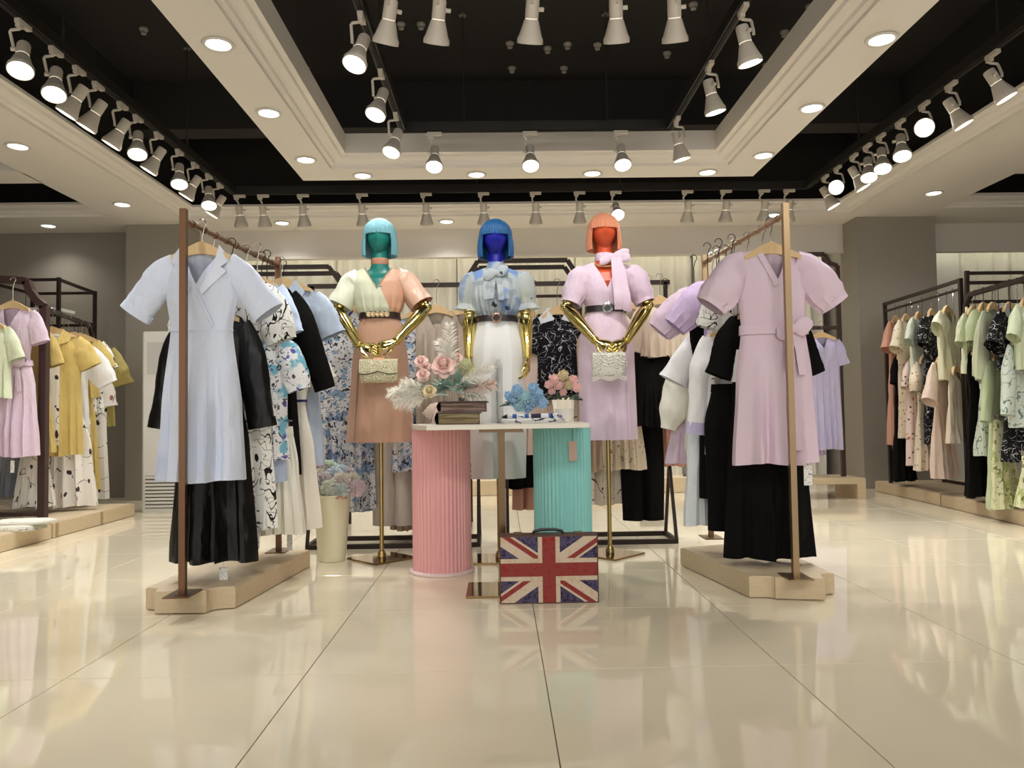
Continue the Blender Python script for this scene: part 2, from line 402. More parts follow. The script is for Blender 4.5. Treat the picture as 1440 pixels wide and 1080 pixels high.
LR = [(1430, 72, 0), (1360, 115, 0), (1318, 143, 2), (1284, 168, 1), (1256, 188, 1), (1240, 202, 1), (1218, 216, 0), (1192, 233, 2), (1176, 246, 0)]
for i, (px, py, on) in enumerate(LR):
    y = lineX(px, py, TX1)
    aim = (TX1 - 1.6, y - 2.6, 1.5) if on == 2 else (TX1 - .35, y - .85, 1.0) if on else (TX1 + 1.0, y - .3, .8)
    track_lamp(TX1, y, aim, '%s white spotlight from the curtains on the track rail above the green garments side' % ORD[len(LR) - 1 - i], 'spotlights on the large track', 0)
for i, px in enumerate((324, 370, 426, 509, 599, 680, 753, 815, 866, 967, 1021, 1075, 1110)):
    p = atY(px, 275, TY1)
    x = min(max(p.x, TX0 + .06), TX1 - .06)
    on = px == 866
    track_lamp(x, TY1, (x, TY1 - 1.5, 1.4) if on else (x + .02, TY1 + .65, 1.2), '%s white spotlight from the grey-blue shirt side on the track bar before the curtains' % ORD[i], 'spotlights on the large track', PI / 2)
for i, (px, py, on) in enumerate(((518, 20, 1), (535, 100, 1), (553, 160, 1))):
    y = max(3.9, min(5.7, lineX(px, py, IX0)))
    track_lamp(IX0, y, (IX0 - .35, y - .6, 1.4), '%s white spotlight from the crossbar corner on the small track above the teal mannequin' % ORD[2 - i], 'spotlights on the small track', PI)
for i, (px, py, on) in enumerate(((1068, 8, 0), (1010, 88, 0), (965, 165, 0))):
    y = max(3.9, min(5.7, lineX(px, py, IX1)))
    track_lamp(IX1, y, (IX1 + .35, y + .12, 1.4), '%s white spotlight from the crossbar corner on the small track above the orange mannequin' % ORD[2 - i], 'spotlights on the small track', 0)
for px, who in ((611, 'teal'), (745, 'blue'), (873, 'orange')):
    p = atY(px, 187, IY1)
    track_lamp(p.x, IY1, (p.x, 4.9, 1.2), 'glowing white spotlight on the small track crossbar behind the %s mannequin' % who, 'spotlights on the small track', PI / 2)
for i, (px, tx, ty) in enumerate(((548, -.95, 4.6), (617, -.55, 4.7), (748, .05, 4.7), (866, .75, 4.7), (948, 1.1, 4.6))):
    p = atY(px, 5, IY0)
    track_lamp(p.x, IY0, (tx, ty, 1.2), '%s white spotlight from the teal mannequin side on the track bar above the table' % ORD[i], 'spotlights on the small track', -PI / 2, soft)
# unseen spots added on the near part of the large track, as front fill
for (x, y, a) in ((-2.0, -.2, (-1.5, 3.6, 1.0)), (-.9, -.2, (-.7, 4.4, 1.2)), (.3, -.2, (.2, 4.2, .9)), (1.4, -.2, (.8, 4.4, 1.2)), (2.4, -.2, (1.5, 3.6, 1.0)),
                 (TX0, 1.2, (-3.4, 5.5, 1)), (TX0, 2.4, (-3.6, 5.8, 1)), (TX1, 1.2, (3.6, 5.0, 1)), (TX1, 2.4, (3.7, 5.6, 1))):
    track_lamp(x, y, a, 'unseen white fill spotlight added on the large track over the shop front', 'spotlights on the large track', 0 if abs(x) > 2.5 else PI / 2)

# ---- recessed downlights
RING = MB().lathe([(.062, -.001), (.086, -.002), (.09, -.006), (.086, -.012), (.07, -.012), (.064, -.004)], 28, cap=False).mesh('trim_ring', flat('downlight_trim', (216, 212, 202), .4))
DL = MB().lathe([(.0, -.004), (.066, -.004)], 28, cap=False).mesh('lens', DLENS)
dsp = bpy.data.lights.new('downlight', 'SPOT'); dsp.energy = DOWN_W; dsp.color = (1, .975, .94); dsp.spot_size = math.radians(130); dsp.spot_blend = 1; dsp.shadow_soft_size = .06
def downlight(x, y, label, lit=True):
    o = thing('downlight', label, 'downlight', (x, y, H), 0, 'recessed downlights')
    for nm, me in (('trim_ring', RING), ('lens', DL)):
        q = bpy.data.objects.new(nm, me); C.objects.link(q); q.parent = o
    l = bpy.data.objects.new('downlight_beam', dsp); C.objects.link(l); l.parent = o; l.location = (0, 0, -.02)
for (px, py, i) in ((307, 61, 2), (378, 158, 1), (430, 224, 0), (1077, 218, 0), (1147, 151, 1), (1247, 54, 2)):
    p = atZ(px, py, H); downlight(min(max(p.x, RA + .1), RB - .1), p.y, '%s downlight from the far corner in the ring side toward the %s rack' % (ORD[i], 'bronze' if px < 700 else 'champagne'))
for i, px in enumerate((510, 670, 833, 995)):
    p = atY(px, 243, 6.66); downlight(p.x, 6.66, '%s downlight from the teal mannequin side in the far side of the white ring' % ORD[i])
for (px, py) in ((25, 205), (172, 287), (1313, 271)):
    p = atZ(px, py, H); downlight(p.x, p.y, 'round recessed downlight in the white soffit between ceiling openings')
for (px, py) in ((68, 317), (397, 313), (628, 311), (1087, 302)):
    p = atZ(px, py, H); downlight(p.x, min(p.y, 8.52), 'round recessed downlight in the soffit close before the back wall')
for y in (3.0, 1.6, .6):  # ring downlights carried on out of view, added as fill
    downlight(RA + .15, y, 'round recessed downlight in the near side of the hanging white ring'); downlight(RB - .15, y, 'round recessed downlight in the near side of the hanging white ring')
for (x, y) in ((-3.7, 2.6), (-3.7, .4), (4.2, 4.2), (4.2, 2.0), (4.2, 0), (-2.5, -2.2), (0, -2.2), (2.5, -2.2)):  # unseen soffit downlights, added to fill the room from the front
    downlight(x, y, 'unseen fill downlight added in the white soffit toward the shop front')

# ================================================================== GARMENTS
def sm(x): x = min(max(x, 0), 1); return x * x * (3 - 2 * x)
class Cut:
    """shape of a garment body; local origin at the neck point, front towards -Y"""
    def __init__(s, L, prof, neck=('v', .14), nw=.075, slope=.34, fold=.0, nf=5, f0=.4, wr=.012, seed=0, hem=0.0, pleat=0, fmin=.12):
        s.L = L; s.prof = prof; s.neck = neck; s.nw = nw; s.slope = slope; s.fold = fold; s.nf = nf; s.f0 = f0; s.wr = wr; s.seed = seed; s.hem = hem; s.pleat = pleat; s.fmin = fmin
    def wd(s, t):
        P = s.prof
        if t <= P[0][0]: return P[0][1], P[0][2]
        for a, b in zip(P, P[1:]):
            if t <= b[0]:
                k = (t - a[0]) / (b[0] - a[0]); k = .5 * k + .5 * sm(k)
                return a[1] + (b[1] - a[1]) * k, a[2] + (b[2] - a[2]) * k
        return P[-1][1], P[-1][2]
    def sh(s, u):
        ax = abs(u) * s.prof[0][1]
        return 0 if ax < s.nw else -(ax - s.nw) * s.slope - .03 * sm((ax - s.prof[0][1] * .8) / (s.prof[0][1] * .2))
    def top(s, u, front):
        ax = abs(u) * s.prof[0][1]
        if s.slope == 0: return 0
        if ax >= s.nw: return s.sh(u)
        k = ax / s.nw
        if not front: return -.02 * (1 - k * k)
        kind, d = s.neck
        return -d * (1 - k) if kind == 'v' else -d * math.sqrt(max(0, 1 - k * k)) if kind == 'round' else -d * sm((1 - k) * 6)
    def at(s, u, t, front, out=0):
        w_, d = s.wd(t); x = u * w_
        f = 1 if s.slope == 0 else (s.fmin + (1 - s.fmin) * sm((t + s.sh(u)) / .13))
        y = d * f * max(0, 1 - abs(u) ** 2.6) ** .55
        g = sm((t - s.f0) / max(.05, s.L - s.f0)); e = 1 - abs(u) ** 6
        y += s.fold * g * math.cos(PI * s.nf * u + s.seed + (0 if front else 1)) * e
        y += s.fold * .5 * g * math.cos(PI * (s.nf * 1.7) * u + s.seed * 2.7 + (0 if front else 2)) * e
        x += s.fold * .6 * g * math.sin(PI * s.nf * u * 1.3 + s.seed * 2) * (1 - .6 * e)
        if s.pleat: y += .007 * math.cos(PI * s.pleat * u) * e * sm((t - s.f0) / .05)
        y += s.wr * noise.noise(Vector((x * 7 + s.seed * 3.1, 0 if front else 5, t * 2.6 + s.seed))) * e
        y += s.wr * .5 * noise.noise(Vector((x * 15 + t * 7 + s.seed, 3 if front else 8, t * 5))) * e
        y += out
        return Vector((x, -y if front else y, -t))
    def fy(s, x, t, out=.004):
        w_, d = s.wd(t); u = max(-.98, min(.98, x / w_)); p = s.at(u, t, True, out); return Vector((x, p.y, -t))
    def body(s, mb, nu=36, nv=36, t0=0, t1=None, m=0, split=None):
        t1 = t1 or s.L; ring = [(-1 + 2 * i / nu, True) for i in range(nu + 1)] + [(1 - 2 * i / nu, False) for i in range(1, nu)]
        rows = []
        for j in range(nv + 1):
            row = []
            for (u, fr) in ring:
                a = max(t0, -s.top(u, fr)); b = t1 + s.hem * math.sin(u * 5 + s.seed)
                row.append(s.at(u, a + (b - a) * j / nv, fr))
            rows.append(row)
        mb.grid(rows, True, m); return mb
    def band(s, ta, tb, out=.008, nu=30):
        ring = [(-1 + 2 * i / nu, True) for i in range(nu + 1)] + [(1 - 2 * i / nu, False) for i in range(1, nu)]
        rows = []
        for (t, o) in ((ta, .0), (ta, out), (ta * .5 + tb * .5, out * 1.1), (tb, out), (tb, .0)):
            row = []
            for (u, fr) in ring:
                p = s.at(u, t, fr, o); w_ = s.wd(t)[0]; p.x *= (w_ + o * .8) / w_; row.append(p)
            rows.append(row)
        return MB().grid(rows, True)
    def strip(s, pts, width, th=.006, out=.006):
        """flat band lying on the front, pts = [(x, t)...]"""
        mb = MB(); L_, R_ = [], []
        for i, (x, t) in enumerate(pts):
            a = Vector(pts[max(0, i - 1)]); b = Vector(pts[min(len(pts) - 1, i + 1)]); d = (b - a).normalized(); n = Vector((-d.y, d.x)) * width / 2
            L_.append(s.fy(x + n.x, t + n.y, out)); R_.append(s.fy(x - n.x, t - n.y, out))
        o = Vector((0, -th, 0))
        mb.grid([[p for p in L_], [p + o for p in L_], [p + o for p in R_], [p for p in R_]], False); return mb

def sleeve_mesh(cut, side, length, rad, ang=.5, fwdt=0.0, depth=.55, gathers=0, seed=0, inset=.05, a0=None):
    """rad: radii along the sleeve; it leaves the shoulder sideways and then falls"""
    sw = cut.prof[0][1]; xs_ = sw - inset; r0 = rad[0]; a0 = ang + .5 if a0 is None else a0
    p = Vector((side * xs_, 0, cut.sh(xs_ / sw) - r0 * .93)); n = 24; k = len(rad); rows = []; K = 18
    for j in range(K + 1):
        g = j / K; q = g * (k - 1); i = min(int(q), k - 2); r = rad[i] + (rad[i + 1] - rad[i]) * sm(q - i)
        aa = ang + (a0 - ang) * (1 - sm(g / .45))
        d = Vector((side * math.sin(aa), -fwdt, -math.cos(aa))).normalized()
        if j: p = p + d * ((length + .03) / K)
        wx = Vector((side * math.cos(aa), 0, math.sin(aa)))
        row = []; dp = depth * (.5 + .5 * sm(g / .4))
        for m in range(n):
            th = 2 * PI * m / n; rr = r
            if gathers: rr *= 1 + gathers * math.cos(11 * th + seed) * (abs(g - .5) * 2)
            v = Vector((math.cos(th) * 1.5 + seed, math.sin(th) * 1.5, g * 3.0 + side * 3))
            rr *= 1 + .13 * noise.noise(v) + .06 * noise.noise(v * 2.7 + Vector((0, 0, th)))
            row.append(p + wx * (math.cos(th) * rr) + Vector((0, 1, 0)) * (math.sin(th) * rr * dp))
        rows.append(row)
    return rows, p, d, wx
def tube_sleeve(parent, pts, rad, mat, gathers=0, seed=0, ruffle=None, cuff=None):
    """sleeve drawn round an arm, world coordinates"""
    P = [Vector(q) for q in pts]; K = 18; rows = []; n = 26; N_ = len(P) - 1
    def at(q):
        i = min(int(q * N_), N_ - 1); f = q * N_ - i; return P[i].lerp(P[i + 1], f)
    x = None
    for j in range(K + 1):
        g = j / K; p = at(g); d = (at(min(1, g + .12)) - at(max(0, g - .12))).normalized()
        if x is None: x = d.cross(Vector((0, 1, 0))).normalized()
        else: x = (x - d * x.dot(d)).normalized()
        y = d.cross(x); q = g * (len(rad) - 1); i = min(int(q), len(rad) - 2); r = rad[i] + (rad[i + 1] - rad[i]) * sm(q - i); row = []
        for m in range(n):
            th = 2 * PI * m / n; v = Vector((math.cos(th) * 1.5 + seed, math.sin(th) * 1.5, g * 3))
            rr = r * (1 + gathers * math.cos(12 * th) * abs(g - .5) * 2 + .12 * noise.noise(v) + .06 * noise.noise(v * 2.6))
            row.append(p + x * math.cos(th) * rr + y * math.sin(th) * rr)
        rows.append(row)
    sl = MB().grid(rows, True).build('sleeve', mat, parent, world=True)
    r = rad[-1]
    if ruffle:
        rr = [[p + d * q + (x * math.cos(2 * PI * m / 54) + y * math.sin(2 * PI * m / 54)) * (r * (e + am * math.sin(m * 2 * PI * 9 / 54))) for m in range(54)] for (q, e, am) in ((-.004, 1.03, 0), (.016, 1.2, .08), (.032, 1.45, .16))]
        MB().grid(rr, True).build('ruffle', ruffle, sl, world=True)
    if cuff:
        rr = [[p + d * q + (x * math.cos(2 * PI * m / 26) + y * math.sin(2 * PI * m / 26)) * r * e for m in range(26)] for (q, e) in ((-.016, .95), (-.016, 1.05), (.003, 1.05), (.003, .93))]
        MB().grid(rr, True).build('cuff', cuff, sl, world=True)
    return sl
def add_sleeves(parent, cut, mat, length, rad, ang=.5, cuff=None, sides=(-1, 1), ruffle=None, **kw):
    for sd in sides:
        rows, p, d, wx = sleeve_mesh(cut, sd, length, rad, ang, **kw)
        sl = MB().grid(rows, True).build('sleeve', mat, parent)
        if cuff:
            h, cm = cuff; r = rad[-1] * 1.06; dp = kw.get('depth', .55); rr = []
            for (q, e) in ((-h, .94), (-h, 1), (0.004, 1.03), (.004, .92)):
                rr.append([p + d * q + wx * (math.cos(2 * PI * m / 20) * r * e) + Vector((0, math.sin(2 * PI * m / 20) * r * e * dp, 0)) for m in range(20)])
            MB().grid(rr, True).build('cuff', cm, sl)
        if ruffle:
            h, cm = ruffle; r = rad[-1]; rr = []
            for (q, e, am) in ((-.004, 1.02, 0), (h * .5, 1.25, .06), (h, 1.5, .13)):
                rr.append([p + d * q + (wx * math.cos(2 * PI * m / 48) + Vector((0, math.sin(2 * PI * m / 48) * .8, 0))) * (r * (e + am * math.sin(m * 2 * PI * 9 / 48 * 1.0))) for m in range(48)])
            MB().grid(rr, True).build('ruffle', cm, sl)

SLV = {'short': (.20, [.078, .082, .082, .084], .55), 'flare': (.24, [.08, .08, .09, .105], .5), 'puff': (.23, [.062, .09, .104, .102, .08], .45),
       'long': (.50, [.085, .08, .07, .062, .06], .22), 'three': (.42, [.085, .085, .08, .075, .075], .25), 'balloon': (.46, [.07, .08, .09, .092, .048], .2), 'cap': (.12, [.085, .09, .092], .8)}
def legs(mb, L, w0, w1, d0, d1, crotch, seed=0, n=56, nv=30, crease=.0):
    rows = []
    for j in range(nv + 1):
        t = L * j / nv; k = sm(t / .22); W_ = w0 + (w1 - w0) * k; D_ = d0 + (d1 - d0) * k; pin = sm((t - crotch + .05) / .09)
        row = []
        for m in range(n):
            a = 2 * PI * m / n; cx = math.cos(a); x = math.copysign(abs(cx) ** .9, cx) * W_
            y = math.sin(a) * D_ * (1 - .80 * pin * math.exp(-(x / (.11 * W_)) ** 2)) * (1 + .05 * math.sin(7 * a + seed + t * 2) * k)
            y += .010 * noise.noise(Vector((x * 9 + seed, math.sin(a), t * 3))) * abs(math.sin(a))
            x += .004 * math.sin(t * 9 + seed + a)
            row.append(Vector((x, y - (crease * math.exp(-((abs(x) - W_ * .5) / .012) ** 2) if math.sin(a) < 0 else 0), -t)))
        rows.append(row)
    return mb.grid(rows, True)
def prof_for(kind, L, w):
    if kind in ('blouse', 'shirt', 'tee'): return [(0, w, .05), (.18, w * 1.03, .075), (.4, w * 1.02, .08), (max(L, .45), w * 1.1, .085)]
    if kind == 'dress': return [(0, w, .05), (.18, w * 1.0, .07), (.39, w * .80, .06), (.62, w * 1.06, .085), (max(L, .7), w * 1.28, .11)]
    if kind == 'shift': return [(0, w, .05), (.18, w * 1.02, .07), (.5, w * 1.0, .08), (max(L, .6), w * 1.15, .1)]
    if kind == 'skirt': return [(0, w * .78, .05), (.2, w * .98, .07), (L, w * 1.2, .1)]
    if kind == 'pants': return [(0, w * .78, .05), (.22, w * .95, .07), (L, w * 1.0, .08)]

# ---- hangers
def hanger(x, y, z, rodz, label, rz=0, black=False, w_=.19, drop=.085):
    o = thing('clothes_hanger', label, 'hanger', (x, y, z), rz, 'clothes hangers')
    mb = MB(); rows = []; K = 16
    for i in range(K + 1):
        u = -1 + 2 * i / K; h = .020 * (1 - abs(u)) + .010; zc = .012 - drop * abs(u) ** 1.25
        y0 = -.018 * abs(u) ** 2; b = .010
        rows.append([Vector((u * w_, y0 - b, zc - h)), Vector((u * w_, y0 + b, zc - h)), Vector((u * w_, y0 + b, zc + h)), Vector((u * w_, y0 - b, zc + h))])
    mb.grid(rows, True); mb.add(rows[0], [(0, 1, 2, 3)]); mb.add(rows[-1], [(3, 2, 1, 0)])
    mb.build('shoulder_bar', HWOOD, o, sharp=.5)
    hz = max(.12, rodz - z) ; R = .020
    P = [(0, 0, .03), (0, 0, hz - .055), (.004, 0, hz - .045)] + [(R * math.cos(a), 0, hz + .004 + R * math.sin(a)) for a in [(-60 + 30 * k) * PI / 180 for k in range(9)]]
    MB().tube(P, .0026, 6).build('hook', HBLACK if black else STEEL, o)
    return o
def clip_hanger(x, y, z, rodz, label, rz, w_):
    o = thing('clip_hanger', label, 'hanger', (x, y, z), rz, 'clip hangers')
    MB().tube([(-w_, 0, .03), (w_, 0, .03)], .004, 8).build('bar', STEEL, o)
    for sd in (-1, 1): MB().box((sd * w_ * .8, 0, .012), (.022, .03, .05)).build('clip', STEEL, o, smooth=False)
    hz = max(.12, rodz - z); R = .02
    P = [(0, 0, .03), (0, 0, hz - .05)] + [(R * math.cos(a), 0, hz + .004 + R * math.sin(a)) for a in [(-60 + 30 * k) * PI / 180 for k in range(9)]]
    MB().tube(P, .0026, 6).build('hook', HBLACK, o)
def price_tag(parent, x, y, z, h=.09, w_=.03):
    mb = MB().box((x, y, z - h / 2 - .03), (w_, .0015, h)); t_ = mb.build('price_tag', TAGM, parent, smooth=False)
    MB().tube([(x, y, z), (x, y, z - .03)], .0008, 4).build('tag_string', flat('tag_string', (200, 195, 185), .6), t_)

GN = 0
def garment(name, label, group, cx, ytop, Y, yhem, mat, kind='blouse', w=.19, neck=('v', .13), sleeve=None, smat=None, rz=0, rod=None, slen=None, sang=None, hgr=None,
            belt=None, bow=None, collar=None, fold=None, nf=6, cuff=None, tagp=None, cat=None, cuts={}, gath=0, skw={}, placket=None, wrm=None, bmat=None, dx=0, pleat=0, gmat=None, sides=(-1, 1), dsc=.7):
    global GN; GN += 1
    p = atY(cx, ytop, Y); hem = atY(cx, yhem, Y); L = p.z - hem.z
    o = thing(name, label, cat or name.split('_')[-1], p, rz, group)
    fold = fold if fold is not None else (.022 if kind in ('dress', 'skirt') else .014)
    kk = dict(neck=neck, fold=fold, nf=nf, f0=.4 if kind == 'dress' else .15, seed=GN * 1.3, wr=.019 if wrm is None else wrm, hem=.006, pleat=pleat); kk.update(cuts)
    if kind in ('skirt', 'pants'): kk.update(slope=0, nw=w, f0=.05)
    cut = Cut(L, [(a_, b_, c_ * dsc) for a_, b_, c_ in (prof_for(kind, L, w) if 'prof' not in kk else kk['prof'])], **{k: v for k, v in kk.items() if k != 'prof'})
    bn = {'blouse': 'bodice', 'shirt': 'bodice', 'tee': 'bodice', 'dress': 'dress_body', 'shift': 'dress_body', 'skirt': 'skirt_body', 'pants': 'trouser_legs'}[kind]
    if kind == 'pants':
        b = legs(MB(), L, w * .78, w * 1.02, .05 * dsc * 1.4, .075 * dsc * 1.3, .26, GN).build(bn, mat, o)
    else:
        b = cut.body(MB()).build(bn, mat, o)
    if sleeve:
        ln, rad, an = SLV[sleeve]; sc_ = w / .19
        add_sleeves(o, cut, smat or mat, slen or ln, [r * sc_ for r in rad], an if sang is None else sang, cuff=cuff, gathers=gath or (.06 if sleeve in ('puff', 'balloon') else 0), seed=GN, sides=sides, **skw)
    if kind in ('skirt', 'pants'): cut.band(.0, .04, .004).build('waistband', bmat or mat, o)
    if belt:
        ta, h, bm = belt; bb = cut.band(ta, ta + h, .012).build('belt', bm, o)
        if bow: bow_tie(o, cut, bow, ta + h / 2, bm)
    if collar: make_collar(o, cut, collar, neck[1])
    if placket: cut.strip([(placket, cut.neck[1] + .01), (placket, L * .5), (placket, L - .02)], .03).build('placket', mat, o)
    if tagp: price_tag(o, tagp[0], -.03, -L + tagp[1], *(tagp[2:] if len(tagp) > 2 else ()))
    if rod is not None and kind in ('skirt', 'pants'): clip_hanger(p.x, p.y, p.z, rod, 'steel clip hanger gripping the ' + ' '.join(label.split()[:8]), rz, w * .78)
    elif rod is not None: hanger(p.x, p.y, p.z, rod, hgr or ('pale wooden hanger carrying the ' + ' '.join(label.split()[:7])), rz, black=GN % 3 == 0, w_=w * .80, drop=max(.05, -cut.sh(.8) + .012))
    return o, cut
def bow_tie(o, cut, x, t, m, size=1.0, tails=.2):
    b = cut.fy(x, t, .014); mb = MB(); S = size
    mb.sphere(b, .018 * S, 10, 6, sc=(1, .7, 1))
    for sd in (-1, 1):
        rows = []
        for j in range(9):
            q = j / 8; a = sd * .085 * S * q; r = (.012 + .034 * math.sin(PI * min(1, q * .9 + .06)) ** .8) * S
            rows.append([b + Vector((a + .0, -.005 + .018 * math.sin(2 * PI * k / 12) * (1 - .3 * q) - .01, math.cos(2 * PI * k / 12) * r + sd * .02 * q)) for k in range(12)])
        mb.grid(rows, True)
    kb = mb.build('bow', m, o)
    for sd, ln in ((-1, tails), (1, tails * 1.1)):
        pts = [(x + sd * .008, t), (x + sd * .025, t + ln * .5), (x + sd * .03, t + ln)]
        cut.strip(pts, .042 * S, .005, .016).build('bow_tail', m, kb)
def make_collar(o, cut, mat, nd):
    for sd in (-1, 1):
        nw = cut.nw
        P = [(sd * nw * .95, -.012), (sd * (nw + .055), .045), (sd * (nw + .04), .085), (sd * (nw * .45), nd * .62), (sd * nw * .3, nd * .55)]
        pts = [cut.fy(x, max(t_, .0), .012) for x, t_ in P]; pts[0].z = .02; pts[0].y = -.01
        if sd < 0: pts = pts[::-1]
        MB().patch(pts, (0, -.006, 0)).build('collar', mat, o)
    rows = []
    for (z, e) in ((-.015, 1.0), (.03, .94)):
        rows.append([Vector((math.sin(a) * cut.nw * e * 1.02, .012 + math.cos(a) * .035, z)) for a in [(-95 + 190 * k / 12) * PI / 180 for k in range(13)]])
    MB().grid(rows).build('collar_band', mat, o)

# ---- prints
FLORAL = printed('blue_floral', (218, 219, 224), [('cloud', (150, 176, 208), 11, .53, (1, 1, 1.2), 1), ('cloud', (120, 118, 190), 16, .64, (1, 1, 1), 7), ('fine', (70, 68, 76), 34, .585, (1, 1, 1), 3), ('fine', (50, 48, 54), 52, .63, (1, 1, 1), 9), ('blob', (110, 158, 186), 15, .2, (1, 1, 1), 5)])
SQUIG = printed('black_squiggle_on_white', (236, 234, 228), [('line', (26, 24, 24), 15, .020, (1, 1, .6), 2), ('line', (26, 24, 24), 22, .016, (1.4, 1, .5), 5), ('line', (60, 56, 54), 19, .012, (.6, 1, 1.3), 9)])
SQUIGW = printed('white_squiggle_on_black', (24, 23, 28), [('line', (206, 206, 212), 20, .016, (1, 1, 1), 2), ('line', (170, 170, 180), 26, .013, (1, 1, 1.4), 5)])
LEAF = printed('dark_leaf_print', (232, 226, 216), [('blob', (66, 56, 60), 9, .2, (1.6, 1, .85), 2), ('blob', (166, 108, 100), 7, .15, (1.5, 1, .9), 8), ('line', (60, 50, 50), 9, .010, (1, 1, 1), 4)])
BLUEWC = printed('blue_watercolour', (232, 232, 236), [('cloud', (126, 192, 214), 12, .56, (1, 1, 1), 3), ('blob', (112, 100, 184), 15, .24, (1, 1, 1), 6), ('fine', (70, 72, 84), 44, .60, (1, 1, 1), 1)])
DOTS = printed('brown_dots_on_cream', (222, 206, 178), [('dots', (150, 122, 96), 26, .22, (1, 1, 1), 1)])
DOTSP = printed('dots_on_pink', (226, 200, 190), [('dots', (60, 48, 46), 22, .20, (1, 1, 1), 3), ('blob', (206, 128, 96), 11, .2, (1, 1, 1), 6)])
TWIG = printed('twig_floral_on_ivory', (226, 214, 198), [('blob', (208, 128, 110), 9, .2, (1, 1, 1), 3), ('line', (52, 46, 44), 8, .017, (1, 1, .7), 4), ('blob', (60, 52, 50), 12, .14, (1, 1, 1), 9)])
GREENF = printed('yellow_green_floral', (218, 218, 172), [('cloud', (186, 196, 130), 13, .52, (1, 1, 1), 3), ('blob', (136, 146, 92), 17, .2, (1, 1, .7), 6), ('fine', (116, 124, 84), 30, .64, (1, 1, 1), 2)])
MINTF = printed('mint_print', (198, 208, 194), [('fine', (96, 128, 120), 18, .64, (1, 1, 1), 3), ('line', (120, 140, 134), 14, .015, (1, 1, 1), 7)])
CHIFF = printed('chiffon_blue_floral', (168, 178, 182), [('cloud', (118, 148, 200), 7, .50, (1, 1, 1), 12), ('blob', (60, 64, 74), 9, .13, (1, 1, 1), 3), ('cloud', (150, 160, 166), 13, .56, (1, 1, 1), 5)], .5)
CHIFF_S = printed('chiffon_sleeve', (180, 190, 188), [('cloud', (150, 170, 200), 7, .56, (1, 1, 1), 12), ('blob', (60, 64, 74), 9, .1, (1, 1, 1), 3)], .5, .72)
GINGH = printed('lilac_fine_check', (216, 190, 208), [('stripe', (222, 200, 214), 60, .5, (1, 0, 0), 0), ('stripe', (212, 186, 206), 60, .5, (0, 0, 1), 0)])
# plain cloths
BLUE = cloth((200, 209, 228)); LBLUE = cloth((182, 200, 232)); GBLUE = cloth((164, 180, 202)); LILAC = cloth((212, 186, 206)); LILACB = cloth((198, 172, 214)); LAV = cloth((184, 176, 214))
YEL = cloth((206, 176, 92)); YELS = cloth((216, 186, 96), satin=True); OLIVE = cloth((180, 162, 84)); PEACH = cloth((214, 160, 132)); CORAL = cloth((208, 146, 120)); TAUPEC = cloth((178, 164, 146)); BEIGE = cloth((206, 182, 160))
CREAM = cloth((226, 210, 186)); BLUSH = cloth((222, 196, 178)); PGREEN = cloth((204, 211, 176)); GREEN2 = cloth((190, 203, 158)); MINT = cloth((206, 216, 196)); CHAR = cloth((48, 46, 46)); IVORY = cloth((228, 224, 208)); ICE = cloth((214, 220, 224)); LTAUPE = cloth((196, 182, 168))

# ================================================================== FRONT RACKS
def platform(name, label, poly, h, joints=()):
    cx = sum(p[0] for p in poly) / len(poly); cy = sum(p[1] for p in poly) / len(poly)
    o = thing(name, label, 'platform', (cx, cy, 0))
    mb = MB().prism(poly, 0.004, h - .004); mb.build('plinth', PLAT, o, smooth=False, world=True)
    ins = [(cx + (x - cx) * .975, cy + (y - cy) * .985) for x, y in poly]
    MB().prism(ins, h - .004, h).build('top_board', wood('ash_top', (206, 184, 150), (224, 206, 176), (14, 1.2, 14)), o, smooth=False, world=True)
    return o
def corner_poly(fl, fr, rb, rbk, lbk, lb):
    """front left, front right, right shoulder, right back, left back, left shoulder, with hollow corners"""
    def arc(a, b, ctr, n=6):
        out = []
        for i in range(1, n):
            k = i / n; q = ((1 - k) ** 2 * a[0] + 2 * k * (1 - k) * ctr[0] + k * k * b[0], (1 - k) ** 2 * a[1] + 2 * k * (1 - k) * ctr[1] + k * k * b[1]); out.append(q)
        return out
    P = [fl, fr] + arc(fr, rb, (fr[0] + .0, rb[1])) + [rb, rbk, lbk, lb] + arc(lb, fl, (fl[0], lb[1]))
    return P
def xy(px, py, z=0): p = atZ(px, py, z); return (p.x, p.y)
platform('display_platform', 'low ash wood plinth with hollowed corners under the blue dress rack',
         corner_poly(xy(217, 864), xy(290, 863), xy(331, 856), xy(436, 797), (-1.58, 4.44), xy(205, 858)), .10)
platform('display_platform', 'low ash wood plinth with hollowed corners under the pink dress rack',
         corner_poly(xy(1091, 843), xy(1161, 845), xy(1174, 836), (1.50, 4.50), xy(957, 795), xy(1054, 841))[:], .10)
def front_rack(label, pf, pb, zt, mat):
    o = thing('clothes_rack', label, 'clothes rack', (pf[0], pf[1], .1), 0, 'bronze single rail racks')
    for (x, y) in (pf, pb):
        MB().bar((x, y, .106), (x, y, zt), .028, .028).build('upright', mat, o, smooth=False, world=True)
        MB().box((x, y, .103), (.11, .16, .006)).build('foot_plate', mat, o, smooth=False, world=True)
    MB().tube([(pf[0], pf[1], zt - .05), (pb[0], pb[1], zt - .05)], .013, 10).build('rail', mat, o, world=True)
    for k in range(9):
        q = (k + .7) / 9.5; x = pf[0] + (pb[0] - pf[0]) * q; y = pf[1] + (pb[1] - pf[1]) * q
        MB().tube([(x, y - .006, zt - .05), (x, y + .006, zt - .05)], .017, 10).build('rail_ring', mat, o, world=True)
    return o
pf = atZ(257, 836, .1); pb = atZ(392, 775, .1); ZL = 1.79; ZR = 1.82
front_rack('tall bronze single-rail rack holding the blue and white garments', (pf.x, pf.y), (pb.x, pb.y), ZL, BRONZE)
